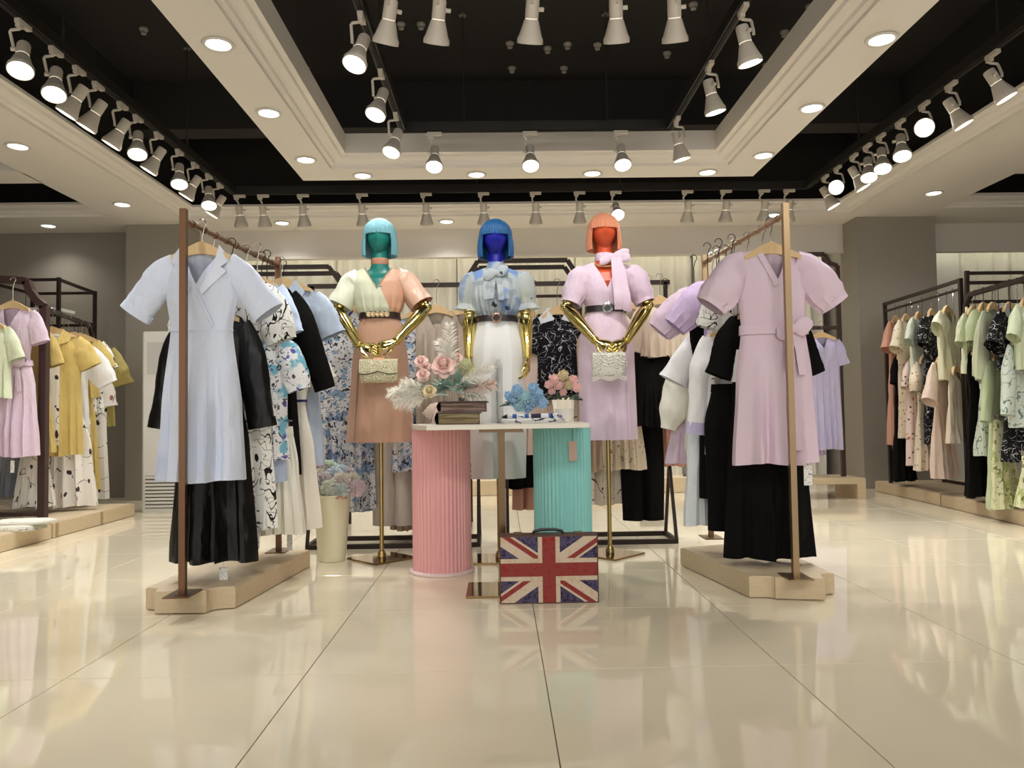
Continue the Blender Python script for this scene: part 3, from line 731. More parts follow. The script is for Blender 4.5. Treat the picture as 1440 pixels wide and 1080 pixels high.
pf2 = atZ(1119, 812, .1); pb2 = atZ(1000, 756, .1)
front_rack('tall champagne single-rail rack holding the pink and black garments', (pf2.x, pf2.y), (pb2.x, pb2.y), ZR, BRASS_POLE)

GL = 'garments on the bronze rack'; R_ = ZL - .05
o, cut = garment('lapel_dress', 'light blue short-sleeved dress with wide lapels and crossed front', GL, 284, 352, 3.54, 676, BLUE, 'dress', w=.165, neck=('v', .17), rod=R_, fold=.03, nf=5,
        sleeve='short', slen=.26, sang=.62, cuff=(.03, BLUE), cuts=dict(nw=.085, slope=.5, prof=[(0, .165, .05), (.2, .165, .07), (.37, .142, .06), (.7, .185, .085), (1.1, .205, .105)]), skw=dict(depth=.6), dsc=.85)
# lapels and crossed front edge
for sd in (-1, 1):
    P = [(sd * .085, .0), (sd * .135, .05), (sd * .10, .085), (sd * .125, .105), (sd * .03, .215), (sd * .02, .19), (sd * .07, .09)]
    pts = [cut.fy(x, t_, .012) for x, t_ in P]; pts[0].z = .02
    if sd < 0: pts = pts[::-1]
    MB().patch(pts, (0, -.006, 0)).build('lapel', cloth((204, 211, 228), satin=True), o)
cut.strip([(-.045, .12), (.02, .24), (.068, .355)], .012, .003).build('wrap_edge', BLUE, o)
cut.band(.368, .378, .004).build('waist_seam', BLUE, o)
o, _ = garment('maxi_dress', 'long black satin dress with three-quarter sleeves behind the light blue dress', GL, 299, 440, 3.70, 788, BLKS, 'dress', w=.165, neck=('v', .15), sleeve='three', slen=.46, sang=.16, rod=R_, fold=.03, nf=4, cuff=(.04, BLKS), tagp=(.11, .37, .11, .02))
price_tag(o, .06, -.02, -1.2 + .02, .09, .04)
garment('squiggle_dress', 'white long dress with black squiggle print and tied sleeves', GL, 326, 388, 3.84, 742, SQUIG, 'dress', w=.17, neck=('round', .05), sleeve='puff', slen=.27, sang=.34, rod=R_, fold=.02, tagp=(.13, .02))
garment('light_dress', 'pale blue straight shirt dress between squiggle dress and black jacket', GL, 346, 391, 4.0, 678, LBLUE, 'shift', w=.185, neck=('v', .12), sleeve='short', sang=.3, rod=R_)
garment('floral_blouse', 'white blouse splashed with blue watercolour flowers', GL, 362, 468, 3.94, 648, BLUEWC, 'blouse', w=.15, neck=('v', .12), sleeve='puff', slen=.24, sang=.3, rod=R_)
garment('long_jacket', 'black open long-sleeved jacket on the bronze rack', GL, 368, 400, 4.16, 668, BLK, 'shift', w=.18, neck=('v', .16), sleeve='long', sang=.32, rod=R_)
garment('pleated_skirt', 'white sheer pleated long skirt hanging under the blue shirts', GL, 376, 600, 4.12, 750, IVORY, 'skirt', w=.17, fold=.014, nf=9, pleat=17, rod=R_)
garment('trim_dress', 'white dress with double navy stripe at the waist and short sleeves', GL, 396, 472, 4.3, 742, OFFW, 'dress', w=.165, neck=('round', .06), sleeve='short', sang=.5, rod=R_, fold=.02, belt=(.36, .012, NAVY), tagp=(.05, .0))
garment('short_sleeve_shirt', 'dusty grey-blue collared short-sleeved shirt at the far end of the bronze rack', GL, 398, 400, 4.38, 655, GBLUE, 'shift', w=.205, neck=('v', .10), sleeve='short', sang=.42, rod=R_, collar=GBLUE)

GR = 'garments on the champagne rack'; R_ = ZR - .05
o, cut = garment('puff_sleeve_dress', 'pink short dress with puffed sleeves and tied waist belt', GR, 1084, 352, 3.66, 652, GINGH, 'dress', w=.17, neck=('v', .17), rod=R_, fold=.02, nf=4, sleeve='puff', slen=.25, sang=.62, gath=.10,
        belt=(.365, .045, GINGH), bow=.07, cuts=dict(nw=.085, slope=.22, prof=[(0, .165, .05), (.2, .165, .07), (.38, .155, .065), (.62, .185, .085), (1.05, .21, .10)]), cuff=(.018, GINGH), skw=dict(depth=.75), dsc=.85)
cut.strip([(.045, .42), (.055, .7), (.06, .96)], .045, .004).build('front_placket', GINGH, o)
cut.strip([(-.06, .02), (-.02, .13), (.0, .18)], .03, .003).build('wrap_edge', GINGH, o)
price_tag(o, .14, -.02, -1.0, .1, .04)
o, cut = garment('maxi_dress', 'long black dress with white waist panel behind the pink dress', GR, 1074, 436, 3.82, 783, BLK, 'dress', w=.17, neck=('v', .14), sleeve='three', slen=.25, sang=.38, rod=R_, fold=.025, nf=3, cuts=dict(prof=[(0, .165, .05), (.2, .175, .07), (.38, .168, .07), (.8, .20, .09), (1.4, .235, .11)]))
cut.band(.20, .36, .006).build('waist_panel', WHITE, o)
garment('wide_trousers', 'black wide trousers beside the long black dress', GR, 1034, 540, 4.0, 745, BLK, 'pants', w=.16, rod=R_)
garment('squiggle_blouse', 'white blouse with black squiggle lines and black-piped neck', GR, 1052, 384, 3.96, 520, SQUIG, 'blouse', w=.17, neck=('round', .06), sleeve='short', sang=.3, rod=R_)
garment('puff_blouse', 'bright lilac blouse with big gathered puff sleeves', GR, 1032, 390, 4.14, 520, LILACB, 'blouse', w=.165, neck=('v', .1), sleeve='puff', slen=.27, sang=.72, gath=.11, rod=R_)
garment('strap_vest', 'black sleeveless vest squeezed between two lilac blouses', GR, 1020, 394, 4.26, 560, BLK, 'blouse', w=.205, neck=('v', .14), rod=R_)
garment('pale_blouse', 'pale lilac blouse with soft puff sleeves beside the black vest', GR, 1010, 398, 4.38, 520, LILAC, 'blouse', w=.165, neck=('v', .1), sleeve='puff', slen=.29, sang=.74, gath=.10, rod=R_)
garment('cuffed_shirt', 'white long shirt with folded lilac cuffs', GR, 1030, 462, 4.06, 640, WHITE, 'shirt', w=.155, neck=('v', .1), sleeve='long', slen=.47, sang=.12, rod=R_, cuff=(.06, LAV))
garment('wide_sleeve_tee', 'white tee with wide flared short sleeves', GR, 1010, 462, 4.28, 600, WHITE, 'tee', w=.16, neck=('round', .05), sleeve='flare', sang=.5, rod=R_)
garment('cream_blouse', 'ivory blouse with gathered balloon sleeves beneath the white tee', GR, 1004, 480, 4.46, 640, IVORY, 'blouse', w=.17, neck=('v', .1), sleeve='balloon', slen=.44, sang=.25, rod=R_)
garment('long_skirt', 'icy white long straight skirt at the far end of the champagne rack', GR, 1000, 575, 4.2, 738, ICE, 'skirt', w=.14, fold=.012, rod=R_)
garment('lilac_skirt', 'lilac skirt hanging low beneath the ivory blouse', GR, 980, 560, 4.52, 652, LILAC, 'skirt', w=.16, fold=.012, rod=R_)
garment('slim_trousers', 'slim black trousers under the white cuffed shirt', GR, 1016, 560, 4.1, 700, BLK, 'pants', w=.13, rod=R_)

# ================================================================== MANNEQUINS
def loft(mb, rings, n=28, m=0, cap=True):
    rows = [[Vector((cx + math.cos(2 * PI * k / n) * hw, cy + math.sin(2 * PI * k / n) * hd, z)) for k in range(n)] for (z, hw, hd, cx, cy) in rings]
    mb.grid(rows, True, m)
    if cap: mb.add(rows[0], [list(range(n))[::-1]]); mb.add(rows[-1], [list(range(n))])
def head(mb, T):
    n, k = 36, 28; rows = []; cz = T - .123
    for i in range(k + 1):
        th = PI * (i + .02) / (k + .04); z = math.cos(th); r = math.sin(th); row = []
        for j in range(n):
            a = 2 * PI * j / n; x = r * math.sin(a); y = -r * math.cos(a)        # a = 0 faces front (-Y)
            wx = .073 * (1 - (.42 * (-z) ** 1.6 if z < 0 else .06 * z)); wy = .092 * (1 - (.30 * (-z) ** 2 if z < 0 else 0))
            X = x * wx; Y = y * wy - .004 + (.012 * z if z < 0 else 0); Z = cz + z * .108
            fr = max(0, -y) ** 2
            fx = abs(X); zz = (Z - cz) / .108
            nose = math.exp(-(fx / .010) ** 2) * math.exp(-((zz + .20) / .17) ** 2) * .014 + math.exp(-(fx / .008) ** 2) * math.exp(-((zz - .02) / .22) ** 2) * .006
            eye = math.exp(-((fx - .030) / .017) ** 2) * math.exp(-((zz - .06) / .11) ** 2) * .008
            lips = math.exp(-(fx / .018) ** 2) * (math.exp(-((zz + .50) / .05) ** 2) + math.exp(-((zz + .60) / .05) ** 2)) * .004
            Y -= fr * (nose - eye + lips)
            row.append(Vector((X, Y, Z)))
        rows.append(row)
    mb.grid(rows, True)
def wig(parent, T, mat, flare=.0):
    cz = T - .118; mb = MB(); n = 180
    def rad(a, z):     # a angle from the front
        q = (z - (T - .105)) / .105
        if q > 0:
            rr = math.sqrt(max(0, 1 - q * q)) ; w_, d = .100 * rr, (.112 - .010 * max(0, math.cos(a))) * rr
        else:
            k = (-q) / 1.25; w_, d = .100 + .006 * math.sin(PI * k) + flare * k, .112 - .010 * max(0, math.cos(a)) - .010 * k
        st = 1 + .010 * math.sin(a * 37 + 3 * noise.noise(Vector((a * 3, 0, 0)))) + .010 * math.sin(a * 71) + .022 * noise.noise(Vector((math.cos(a) * 9, math.sin(a) * 9, z * 2)))
        return Vector((math.sin(a) * w_ * st, -math.cos(a) * d * st + .008, z))
    rows = []
    for i in range(14):
        q = math.sin((1 - i / 13) * PI / 2 * .995); z = T - .105 + .105 * q
        rows.append([rad(2 * PI * j / n, z) for j in range(n)])
    mb.grid(rows, True)
    # curtain of hair round the sides and back, blunt at the chin
    lo = 54 * PI / 180; rows = []
    for i in range(9):
        z = T - .105 - .130 * i / 8
        rows.append([rad(lo + (2 * PI - 2 * lo) * j / 140, z) for j in range(141)])
    mb.grid(rows)
    inner = [[p * 1 for p in r] for r in rows]
    for r in inner:
        for p in r: p.x *= .88; p.y = (p.y - .008) * .88 + .008
    mb.grid(inner); mb.grid([rows[-1], inner[-1]]); mb.grid([[r[0] for r in rows], [r[0] for r in inner]]); mb.grid([[r[-1] for r in rows], [r[-1] for r in inner]])
    o = mb.build('wig', mat, parent)
    # fringe, a thick blunt band across the brow
    fr = MB(); rows = []
    for i in range(4):
        z = T - .085 - .024 * i / 3; rows.append([rad(-lo - .05 + (2 * lo + .1) * j / 60, T - .105 if z < T - .105 else z) * 1 for j in range(61)])
        for p in rows[-1]: p.z = z + .0015 * math.sin(p.x * 600); p.y -= .003
    back = [[Vector((p.x * .9, p.y + .016, p.z)) for p in r] for r in rows]
    fr.grid(rows); fr.grid([rows[-1], back[-1]]); fr.grid(back)
    fr.build('fringe', mat, o)
    return o
def hair(name, c1, c2):
    m, nt, b = base_mat(name); L = nt.links
    tc = N(nt, 'ShaderNodeTexCoord'); mp = N(nt, 'ShaderNodeMapping'); mp.inputs['Scale'].default_value = (90, 90, 3)
    nz = N(nt, 'ShaderNodeTexNoise', Scale=3.0, Detail=3.0); mx = N(nt, 'ShaderNodeMix', data_type='RGBA'); mx.inputs[6].default_value = lin(c1); mx.inputs[7].default_value = lin(c2)
    bp = N(nt, 'ShaderNodeBump', Strength=.8, Distance=.006)
    L.new(tc.outputs['Object'], mp.inputs[0]); L.new(mp.outputs[0], nz.inputs[0]); L.new(nz.outputs[0], mx.inputs[0]); L.new(mx.outputs[2], b.inputs['Base Color']); L.new(nz.outputs[0], bp.inputs['Height']); L.new(bp.outputs[0], b.inputs['Normal'])
    b.inputs['Roughness'].default_value = .38; return m
def hand(parent, wrist, d, nrm, side):
    """gold hand: d = pointing direction, nrm = palm side, side = +1/-1 thumb side along d x nrm"""
    d = Vector(d).normalized(); nrm = Vector(nrm); nrm = (nrm - d * nrm.dot(d)).normalized(); s = d.cross(nrm) * side; w_ = Vector(wrist); mb = MB()
    rows = []
    for (q, hw, ht) in ((-.012, .019, .016), (.015, .024, .015), (.045, .036, .014), (.075, .039, .013), (.088, .036, .010)):
        rows.append([w_ + d * q + s * (math.cos(2 * PI * k / 12) * hw) + nrm * (math.sin(2 * PI * k / 12) * ht) for k in range(12)])
    mb.grid(rows, True); mb.add(rows[0], [list(range(12))]); mb.add(rows[-1], [list(range(12))])
    for i, (off, ln, cu) in enumerate(((.027, .070, .45), (.009, .078, .55), (-.010, .073, .65), (-.027, .058, .75))):
        p = w_ + d * .078 + s * off; P = [p - d * .01, p]; a = .15
        for seg in (.45, .3, .25):
            a += cu * .75; P.append(P[-1] + (d * math.cos(a) + nrm * math.sin(a)) * ln * seg)
        mb.tube(P, [.0095, .0095, .0085, .0078, .006], 8)
    p = w_ + d * .022 + s * .020
    P = [p, p + s * .022 + d * .02 + nrm * .010, p + s * .030 + d * .048 + nrm * .024, p + s * .026 + d * .068 + nrm * .036]
    mb.tube(P, [.013, .0115, .0095, .007], 8)
    return mb.build('hand', GOLD, parent, world=True)
def arm(parent, sh, el, wr, hd, nrm, side):
    sh, el, wr = Vector(sh), Vector(el), Vector(wr); mb = MB()
    u = (el - sh); f = (wr - el)
    mb.tube([sh, sh + u * .3, sh + u * .85, sh + u * .93], [.030, .036, .032, .031], 16)
    mb.sphere(el, .033, 16, 10)
    mb.tube([el + f * .04, el + f * .10, el + f * .3, el + f * .7, el + f * .95, el + f * 1.0], [.028, .036, .040, .031, .024, .022], 16)
    mb.tube([el + f * .965, el + f * .985], .027, 14)
    a = mb.build('arm', GOLD, parent, world=True)
    hand(a, wr, hd, nrm, side)
    return a
def mannequin(label, bx, by, T, skin, hairm, base):
    o = thing('mannequin', label, 'mannequin', (bx, by, 0), 0, 'dressed mannequins')
    mb = MB()
    loft(mb, [(T - .80, .10, .08, 0, 0), (T - .76, .135, .10, 0, 0), (T - .70, .135, .098, 0, 0), (T - .60, .112, .082, 0, 0), (T - .50, .122, .092, 0, 0), (T - .44, .132, .105, 0, -.008), (T - .385, .142, .09, 0, 0),
              (T - .360, .146, .058, 0, .008), (T - .342, .108, .050, 0, .010), (T - .315, .064, .052, 0, .012), (T - .285, .049, .050, 0, .010), (T - .23, .045, .048, 0, .008), (T - .17, .045, .05, 0, .01)])
    head(mb, T)
    mb.build('body', skin, o)
    wig(o, T, hairm, .006)
    MB().tube([(0, 0, .012), (0, 0, T - .79)], .0135, 12).build('stand_pole', GOLDP, o)
    MB().lathe([(.026, .012), (.026, .03), (.018, .05), (.0135, .052)], 16).build('pole_socket', GOLDP, o)
    if base == 'diamond': MB().box((0, 0, .006), (.30, .30, .010), rz=PI / 4).build('base_plate', MIRB, o, smooth=False)
    else: MB().box((.0, 0, .006), (.30, .30, .010)).build('base_plate', MIRB, o, smooth=False)
    return o
def worn(parent, name, z, cut, mat, **kw):
    """garment worn by a mannequin: an Empty-free child mesh with its own sub-parts"""
    b = cut.body(MB(), **kw).build(name, mat, parent); b.location = (0, 0, z); return b
def W(px, py, Y): return atY(px, py, Y)

# --- teal mannequin: mint and peach wrap blouse, peach skirt
b1 = atZ(537, 786, 0); T1 = 2.076
TEAL = flat('teal_lacquer', (22, 118, 108), .35); M1 = mannequin('mannequin with teal skin and pale aqua bob in a mint and peach blouse', b1.x, b1.y, T1, TEAL, hair('aqua_hair', (84, 146, 160), (134, 186, 196)), 'diamond')
SPL, nt, b = base_mat('mint_peach_satin'); tc = N(nt, 'ShaderNodeTexCoord'); sx = N(nt, 'ShaderNodeSeparateXYZ')
ma = N(nt, 'ShaderNodeMath', operation='MULTIPLY_ADD'); ma.inputs[1].default_value = .42; mb_ = N(nt, 'ShaderNodeMath', operation='GREATER_THAN'); mb_.inputs[1].default_value = -.034
mx = N(nt, 'ShaderNodeMix', data_type='RGBA'); mx.inputs[6].default_value = lin((212, 216, 190)); mx.inputs[7].default_value = lin((206, 158, 130))
nt.links.new(tc.outputs['Object'], sx.inputs[0]); nt.links.new(sx.outputs[2], ma.inputs[0]); nt.links.new(sx.outputs[0], ma.inputs[2]); nt.links.new(ma.outputs[0], mb_.inputs[0]); nt.links.new(mb_.outputs[0], mx.inputs[0]); nt.links.new(mx.outputs[2], b.inputs['Base Color'])
b.inputs['Roughness'].default_value = .4; bump(nt, b, 9, .4, .008, (1, 1, .4))
c1 = Cut(.295, [(0, .170, .068), (.09, .168, .112), (.17, .162, .122), (.24, .145, .112), (.285, .118, .092), (.30, .118, .09)], ('v', .125), .078, .30, .006, 8, .1, .012, 2, fmin=.92)
bl = worn(M1, 'blouse', T1 - .318, c1, SPL, nu=40)
MINTS = cloth((214, 218, 192), satin=True); PEACHS = cloth((208, 160, 132), satin=True)
tube_sleeve(bl, [W(508, 389, b1.y), W(494, 400, b1.y), W(478, 430, b1.y - .02)], [.055, .072, .072, .076], MINTS, seed=2); tube_sleeve(bl, [W(556, 388, b1.y), W(573, 399, b1.y), W(593, 428, b1.y - .02)], [.055, .072, .072, .076], PEACHS, seed=5)
BEAD = flat('bead_trim', (196, 186, 160), .3, .6)
tr = MB()
for sd in (-1, 1):
    for k in range(14):
        q = k / 13; x = sd * .078 * (1 - q); p = c1.fy(x, .125 * q + .004, .004); tr.sphere(p, .0045, 6, 4)
tr.build('bead_trim', BEAD, bl)
CH = flat('peach_choker', (196, 140, 112), .6)
MB().lathe([(.051, T1 - .29), (.054, T1 - .285), (.053, T1 - .255), (.049, T1 - .25)], 24, (0, .010, 0), cap=False).build('choker', CH, M1)
c1s = Cut(.77, [(0, .116, .09), (.12, .15, .115), (.3, .172, .135), (.8, .208, .165)], slope=0, nw=.116, fold=.01, nf=3, f0=.2, wr=.008, seed=5)
sk = worn(M1, 'skirt', T1 - .60, c1s, cloth((186, 140, 112)))
c1s.strip([(-.085, .03), (-.12, .3), (-.145, .75)], .012, .004).build('wrap_seam', cloth((190, 140, 112)), sk)
bt = c1s.band(-.012, .028, .010).build('belt', flat('dark_leather', (40, 26, 22), .4), M1); bt.location = (0, 0, T1 - .60)
bk = MB()
for k in range(5):
    p = c1s.fy(-.05 + .027 * k, .008, .02); bk.lathe([(.006, .0), (.015, .002), (.017, .006), (.011, .011), (.004, .008)], 12, p, M=Matrix.Rotation(PI / 2, 3, 'X'))
bk.build('buckle', flat('pearl_gold', (214, 190, 150), .3, .7), bt)
arm(M1, W(498, 398, b1.y), W(474, 435, b1.y - .03), W(506, 487, b1.y - .22), (.75, -.35, -.12), (0.2, .55, -.6), -1)
arm(M1, W(570, 397, b1.y), W(600, 432, b1.y - .03), W(556, 481, b1.y - .22), (-.75, -.30, -.22), (-.2, .55, -.6), 1)

# --- blue mannequin: chiffon bow blouse, white trousers
b2 = atZ(703, 787, 0); T2 = 2.042
M2 = mannequin('mannequin with cobalt blue skin and blue bob in white trousers', b2.x, b2.y, T2, flat('cobalt_lacquer', (20, 26, 150), .35), hair('blue_hair', (6, 62, 124), (38, 110, 162)), 'square')
c2 = Cut(.30, [(0, .158, .065), (.09, .160, .11), (.18, .160, .122), (.255, .140, .112), (.285, .118, .092), (.31, .118, .09)], ('round', .02), .052, .30, .012, 9, .05, .014, 4, fmin=.92)
bl = worn(M2, 'blouse', T2 - .305, c2, CHIFF, nu=40)
tube_sleeve(bl, [W(672, 389, b2.y), W(663, 400, b2.y), W(658, 430, b2.y)], [.05, .068, .07, .052], CHIFF_S, .05, 3, ruffle=CHIFF_S); tube_sleeve(bl, [W(726, 388, b2.y), W(735, 399, b2.y), W(740, 429, b2.y)], [.05, .068, .07, .052], CHIFF_S, .05, 7, ruffle=CHIFF_S)
MB().lathe([(.060, T2 - .325), (.056, T2 - .29), (.052, T2 - .268), (.049, T2 - .268)], 24, (0, .010, 0), cap=False).build('collar_band', CHIFF, M2)
bow_tie(bl, c2, .0, .045, CHIFF, .85, .15)
for sd in (-1, 1): c2.strip([(sd * .01, .05), (sd * .05, .12), (sd * .045, .20)], .060, .006, .012).build('bow_tail', CHIFF, bl)
tz = T2 - .605; c2t = Cut(.42, [(0, .118, .092), (.1, .145, .115), (.2, .158, .128), (.45, .165, .13)], slope=0, nw=.118, fold=0, wr=.006, seed=3)
LT = tz - .485
mbt = legs(MB(), LT, .118, .166, .092, .125, .30, 2, n=72, crease=.006)
WT = flat('white_crepe', (224, 224, 222), .7, 0, (10, .2, .006, (1, 1, .3)))
tro = mbt.build('trousers', WT, M2); tro.location = (0, 0, tz)
bt = c2t.band(-.010, .026, .010).build('belt', flat('black_leather', (26, 22, 22), .35), M2); bt.location = (0, 0, tz)
MB().lathe([(.017, 0), (.027, .003), (.029, .009), (.022, .012), (.017, .006)], 20, c2t.fy(.0, .008, .014), M=Matrix.Rotation(PI / 2, 3, 'X'), cap=False).build('buckle', flat('rose_gold', (206, 168, 150), .25, .9), bt)
arm(M2, W(667, 395, b2.y), W(660, 440, b2.y - .01), W(659, 503, b2.y - .06), (0, -.1, -1), (1, 0, 0), 1)
arm(M2, W(732, 395, b2.y), W(739, 440, b2.y - .01), W(742, 503, b2.y - .06), (0, -.1, -1), (-1, 0, 0), -1)

# --- orange mannequin: lilac dress
b3 = atZ(858, 780, 0); T3 = 2.097
RED = flat('orange_lacquer', (206, 82, 44), .4)
M3 = mannequin('mannequin with orange-red skin and orange bob in a lilac dress', b3.x, b3.y, T3, RED, hair('orange_hair', (206, 124, 90), (230, 158, 120)), 'diamond')
zz = T3 - .318
c3 = Cut(1.08, [(0, .168, .066), (.09, .160, .112), (.17, .150, .120), (.285, .118, .092), (.40, .15, .115), (.55, .172, .132), (1.1, .178, .15)], ('v', .165), .078, .28, .010, 3, .45, .010, 7, fmin=.92)
dr = worn(M3, 'dress', zz, c3, LILAC, nu=40, nv=40)
tube_sleeve(dr, [W(829, 384, b3.y), W(815, 395, b3.y), W(803, 427, b3.y - .02)], [.055, .082, .086, .078, .060], LILAC, .05, 4, cuff=LILAC); tube_sleeve(dr, [W(879, 382, b3.y), W(894, 394, b3.y), W(907, 425, b3.y - .02)], [.055, .082, .086, .078, .060], LILAC, .05, 8, cuff=LILAC)
c3.strip([(.03, .165), (.025, .235), (.02, .285)], .02, .003).build('placket', LILAC, dr)
c3.strip([(.095, .33), (.105, .6), (.11, 1.05)], .010, .003).build('wrap_edge', LILAC, dr)
bt = c3.band(.268, .305, .010).build('belt', flat('black_leather', (26, 22, 22), .35), dr)
pb_ = c3.fy(.0, .287, .014)
MB().lathe([(.018, 0), (.032, .003), (.034, .010), (.026, .014), (.018, .006)], 20, pb_, M=Matrix.Rotation(PI / 2, 3, 'X'), cap=False).build('buckle', flat('silver', (206, 206, 204), .2, 1), bt)
MB().lathe([(.003, .004), (.018, .004)], 16, pb_, M=Matrix.Rotation(PI / 2, 3, 'X'), cap=False).build('buckle_stone', flat('dark_stone', (40, 48, 52), .15), bt)
# scarf tied at the neck with long tails
sc1 = MB().lathe([(.056, -.02), (.060, -.012), (.058, .015), (.055, .03), (.050, .032)], 24, (0, .008, T3 - .285), cap=False); scf = sc1.build('neck_scarf', LILAC, M3)
sb = MB(); kx = Vector((.045, -.062, T3 - .285))
sb.sphere(kx, .016, 10, 6)
for sd, ux in ((1, Vector((.095, .0, .025))), (1, Vector((.10, -.01, -.012))), (-1, Vector((-.085, -.012, -.035)))):
    rows = []
    for j in range(8):
        q = j / 7; r = .010 + .022 * math.sin(PI * (.1 + .75 * q)); rows.append([kx + ux * q + Vector((0, .010 * math.sin(2 * PI * k / 10) - .006, math.cos(2 * PI * k / 10) * r)) for k in range(10)])
    sb.grid(rows, True); sb.add(rows[-1], [list(range(10))])
sb.build('scarf_bow', LILAC, scf)
for (x0, x1_, ln) in ((.045, .062, .33), (.075, .115, .34)):
    P = [Vector((x0 + (x1_ - x0) * j / 10, -.075 - .068 * sm(j / 5) - .012 * math.sin(j), T3 - .29 - ln * j / 10)) for j in range(11)]
    tb = MB(); w2 = [.016 + .010 * sm(j / 4) for j in range(11)]
    tb.grid([[p + Vector((-w_, 0, 0)) for p, w_ in zip(P, w2)], [p + Vector((0, -.008, 0)) for p in P], [p + Vector((w_, 0, 0)) for p, w_ in zip(P, w2)], [p + Vector((0, .004, 0)) for p in P]], True)
    tb.build('scarf_tail', LILAC, scf)
nk = MB()
for k in range(26):
    a = -1.25 + 2.5 * k / 25; nk.sphere((math.sin(a) * .062, -.02 - math.cos(a) * .048, T3 - .318 - .028 * math.cos(a)), .0052, 8, 5)
nk.build('necklace', flat('pearl_gold2', (232, 198, 130), .25, .6), M3)
arm(M3, W(818, 393, b3.y), W(795, 431, b3.y - .03), W(838, 480, b3.y - .22), (.6, -.35, -.28), (.2, .6, -.5), -1)
arm(M3, W(891, 391, b3.y), W(912, 429, b3.y - .03), W(880, 480, b3.y - .22), (-.6, -.35, -.28), (-.2, .6, -.5), 1)

# --- clutch bags held in the hands
GLIT = printed('champagne_glitter', (186, 176, 132), [('fine', (236, 232, 204), 140, .56, (1, 1, 1), 2), ('fine', (120, 108, 70), 170, .6, (1, 1, 1), 6)], .3)
p = W(533, 522, 4.37); k1 = thing('clutch_bag', 'glittering gold clutch with scalloped flap held by the teal mannequin', 'bag', p)
def pillow(mb, w_, h, d, n=16, k=10, bot=None):
    rows = []
    for i in range(k + 1):
        v = -1 + 2 * i / k; row = []
        for j in range(n):
            a = 2 * PI * j / n; cx_ = math.copysign(abs(math.cos(a)) ** .35, math.cos(a)); cy_ = math.copysign(abs(math.sin(a)) ** .7, math.sin(a))
            s_ = (1 - abs(v) ** 5) ** .5 if abs(v) < 1 else 0.02
            row.append(Vector((cx_ * w_ * (.94 + .06 * s_), cy_ * d * max(.05, s_), v * h)))
        rows.append(row)
    mb.grid(rows, True); mb.add(rows[0], [list(range(n))[::-1]]); mb.add(rows[-1], [list(range(n))]); return mb
pillow(MB(), .108, .066, .032).build('bag_body', GLIT, k1)
fl = MB(); rows = []
for j in range(25):
    x = -.108 + .216 * j / 24; e = -.002 - .016 * abs(math.sin(PI * (j / 24) * 1.5 + PI * .25)); 
    rows.append([Vector((x, .0, .069)), Vector((x, -.030, .060)), Vector((x, -.036, .03)), Vector((x, -.036, e)), Vector((x, -.031, e - .002))])
fl.grid(rows); fl.build('flap', GLIT, k1)
MB().tube([r[3] + Vector((0, -.001, 0)) for r in rows], .003, 6).build('flap_edge', flat('dark_trim', (66, 58, 46), .5), k1)
MB().box((.0, 0, .072), (.06, .02, .01)).build('clasp', flat('rose_clasp', (214, 160, 130), .3, .8), k1)
for sd in (-1, 1):
    mbk = MB(); q = Vector((sd * .055, 0, .068)); e = Vector((sd * .035, .0, .125))
    for i in range(8): mbk.sphere(q + (e - q) * i / 7, .0042, 6, 4)
    mbk.build('chain', BEAD, k1)
PEARL = printed('pearl_mesh', (206, 204, 192), [('fine', (140, 138, 124), 120, .6, (1, 1, 1), 3)], .3)
p = W(856, 513, 4.39); k2 = thing('clutch_bag', 'white pearl-beaded clutch with fan rows held by the orange mannequin', 'bag', p)
pillow(MB(), .098, .070, .028).build('bag_body', PEARL, k2)
PRL = flat('pearl', (232, 228, 216), .25); pm = MB()
for cxp in (-.098, 0, .098):
    for r in (.025, .042, .059, .076):
        for i in range(int(r * 260)):
            a = PI + PI * i / (int(r * 260) - 1); x = cxp + math.cos(a) * r * 1.0; z = .068 + math.sin(a) * r
            if abs(x) < .098 and (abs(x - cxp) < .052): pm.sphere((x, -.029, z), .0056, 6, 4)
pm.build('pearl_rows', PRL, k2)
fm = MB()
for i in range(26):
    x = -.095 + .19 * i / 25; z = -.055 - .018 * abs(math.cos(i / 25 * PI * 2)); 
    for q in range(3): fm.sphere((x, -.024, z - q * .009), .004, 5, 4)
fm.build('pearl_fringe', PRL, k2)
MB().tube([(-.03, 0, .07), (-.015, -.005, .10), (0, -.005, .115), (.015, -.005, .10), (.03, 0, .07)], .004, 6).build('handle', flat('pearl_gold', (214, 190, 150), .3, .7), k2)

# ================================================================== TABLE, COLUMNS, PROPS
def fluted(name, label, px, Yc, r, top, col, nfl, cat='pedestal'):
    x = atY(px, 600, Yc).x; o = thing(name, label, cat, (x, Yc, 0), 0, 'fluted pedestals')
    mb = MB(); n = nfl * 6
    mb.lathe([(r, .012), (r, top * .5), (r, top - .006)], n, fn=lambda a: 1 + .028 * math.cos(a * nfl)); mb.build('fluted_drum', flat('%s_paper' % name + str(col[0]), col, .75), o, sharp=1.2)
    MB().lathe([(r + .018, 0), (r + .022, .004), (r + .022, .012), (r + .012, .018), (r - .01, .018)], 48).build('base_ring', flat('base_ring%d' % col[0], [min(255, c * .4 + 140) for c in col], .6), o)
    MB().lathe([(r - .01, top - .008), (r + .004, top - .006), (r + .004, top)], 48).build('top_disc', flat('disc_white', (226, 220, 208), .4), o)
    return o
ZT = .813
fluted('fluted_pedestal', 'pink fluted paper pedestal under the table top', 620, 4.29, .158, ZT - .024, (232, 172, 172), 44)
cy = fluted('fluted_pedestal', 'turquoise fluted paper pedestal behind the suitcase', 789.5, 4.27, .156, ZT - .024, (150, 216, 212), 44)
ht = MB().box((.045, -.170, .66), (.042, .002, .105)); ht_ = ht.build('swing_tag', flat('kraft_tag', (206, 178, 160), .7), cy, smooth=False)
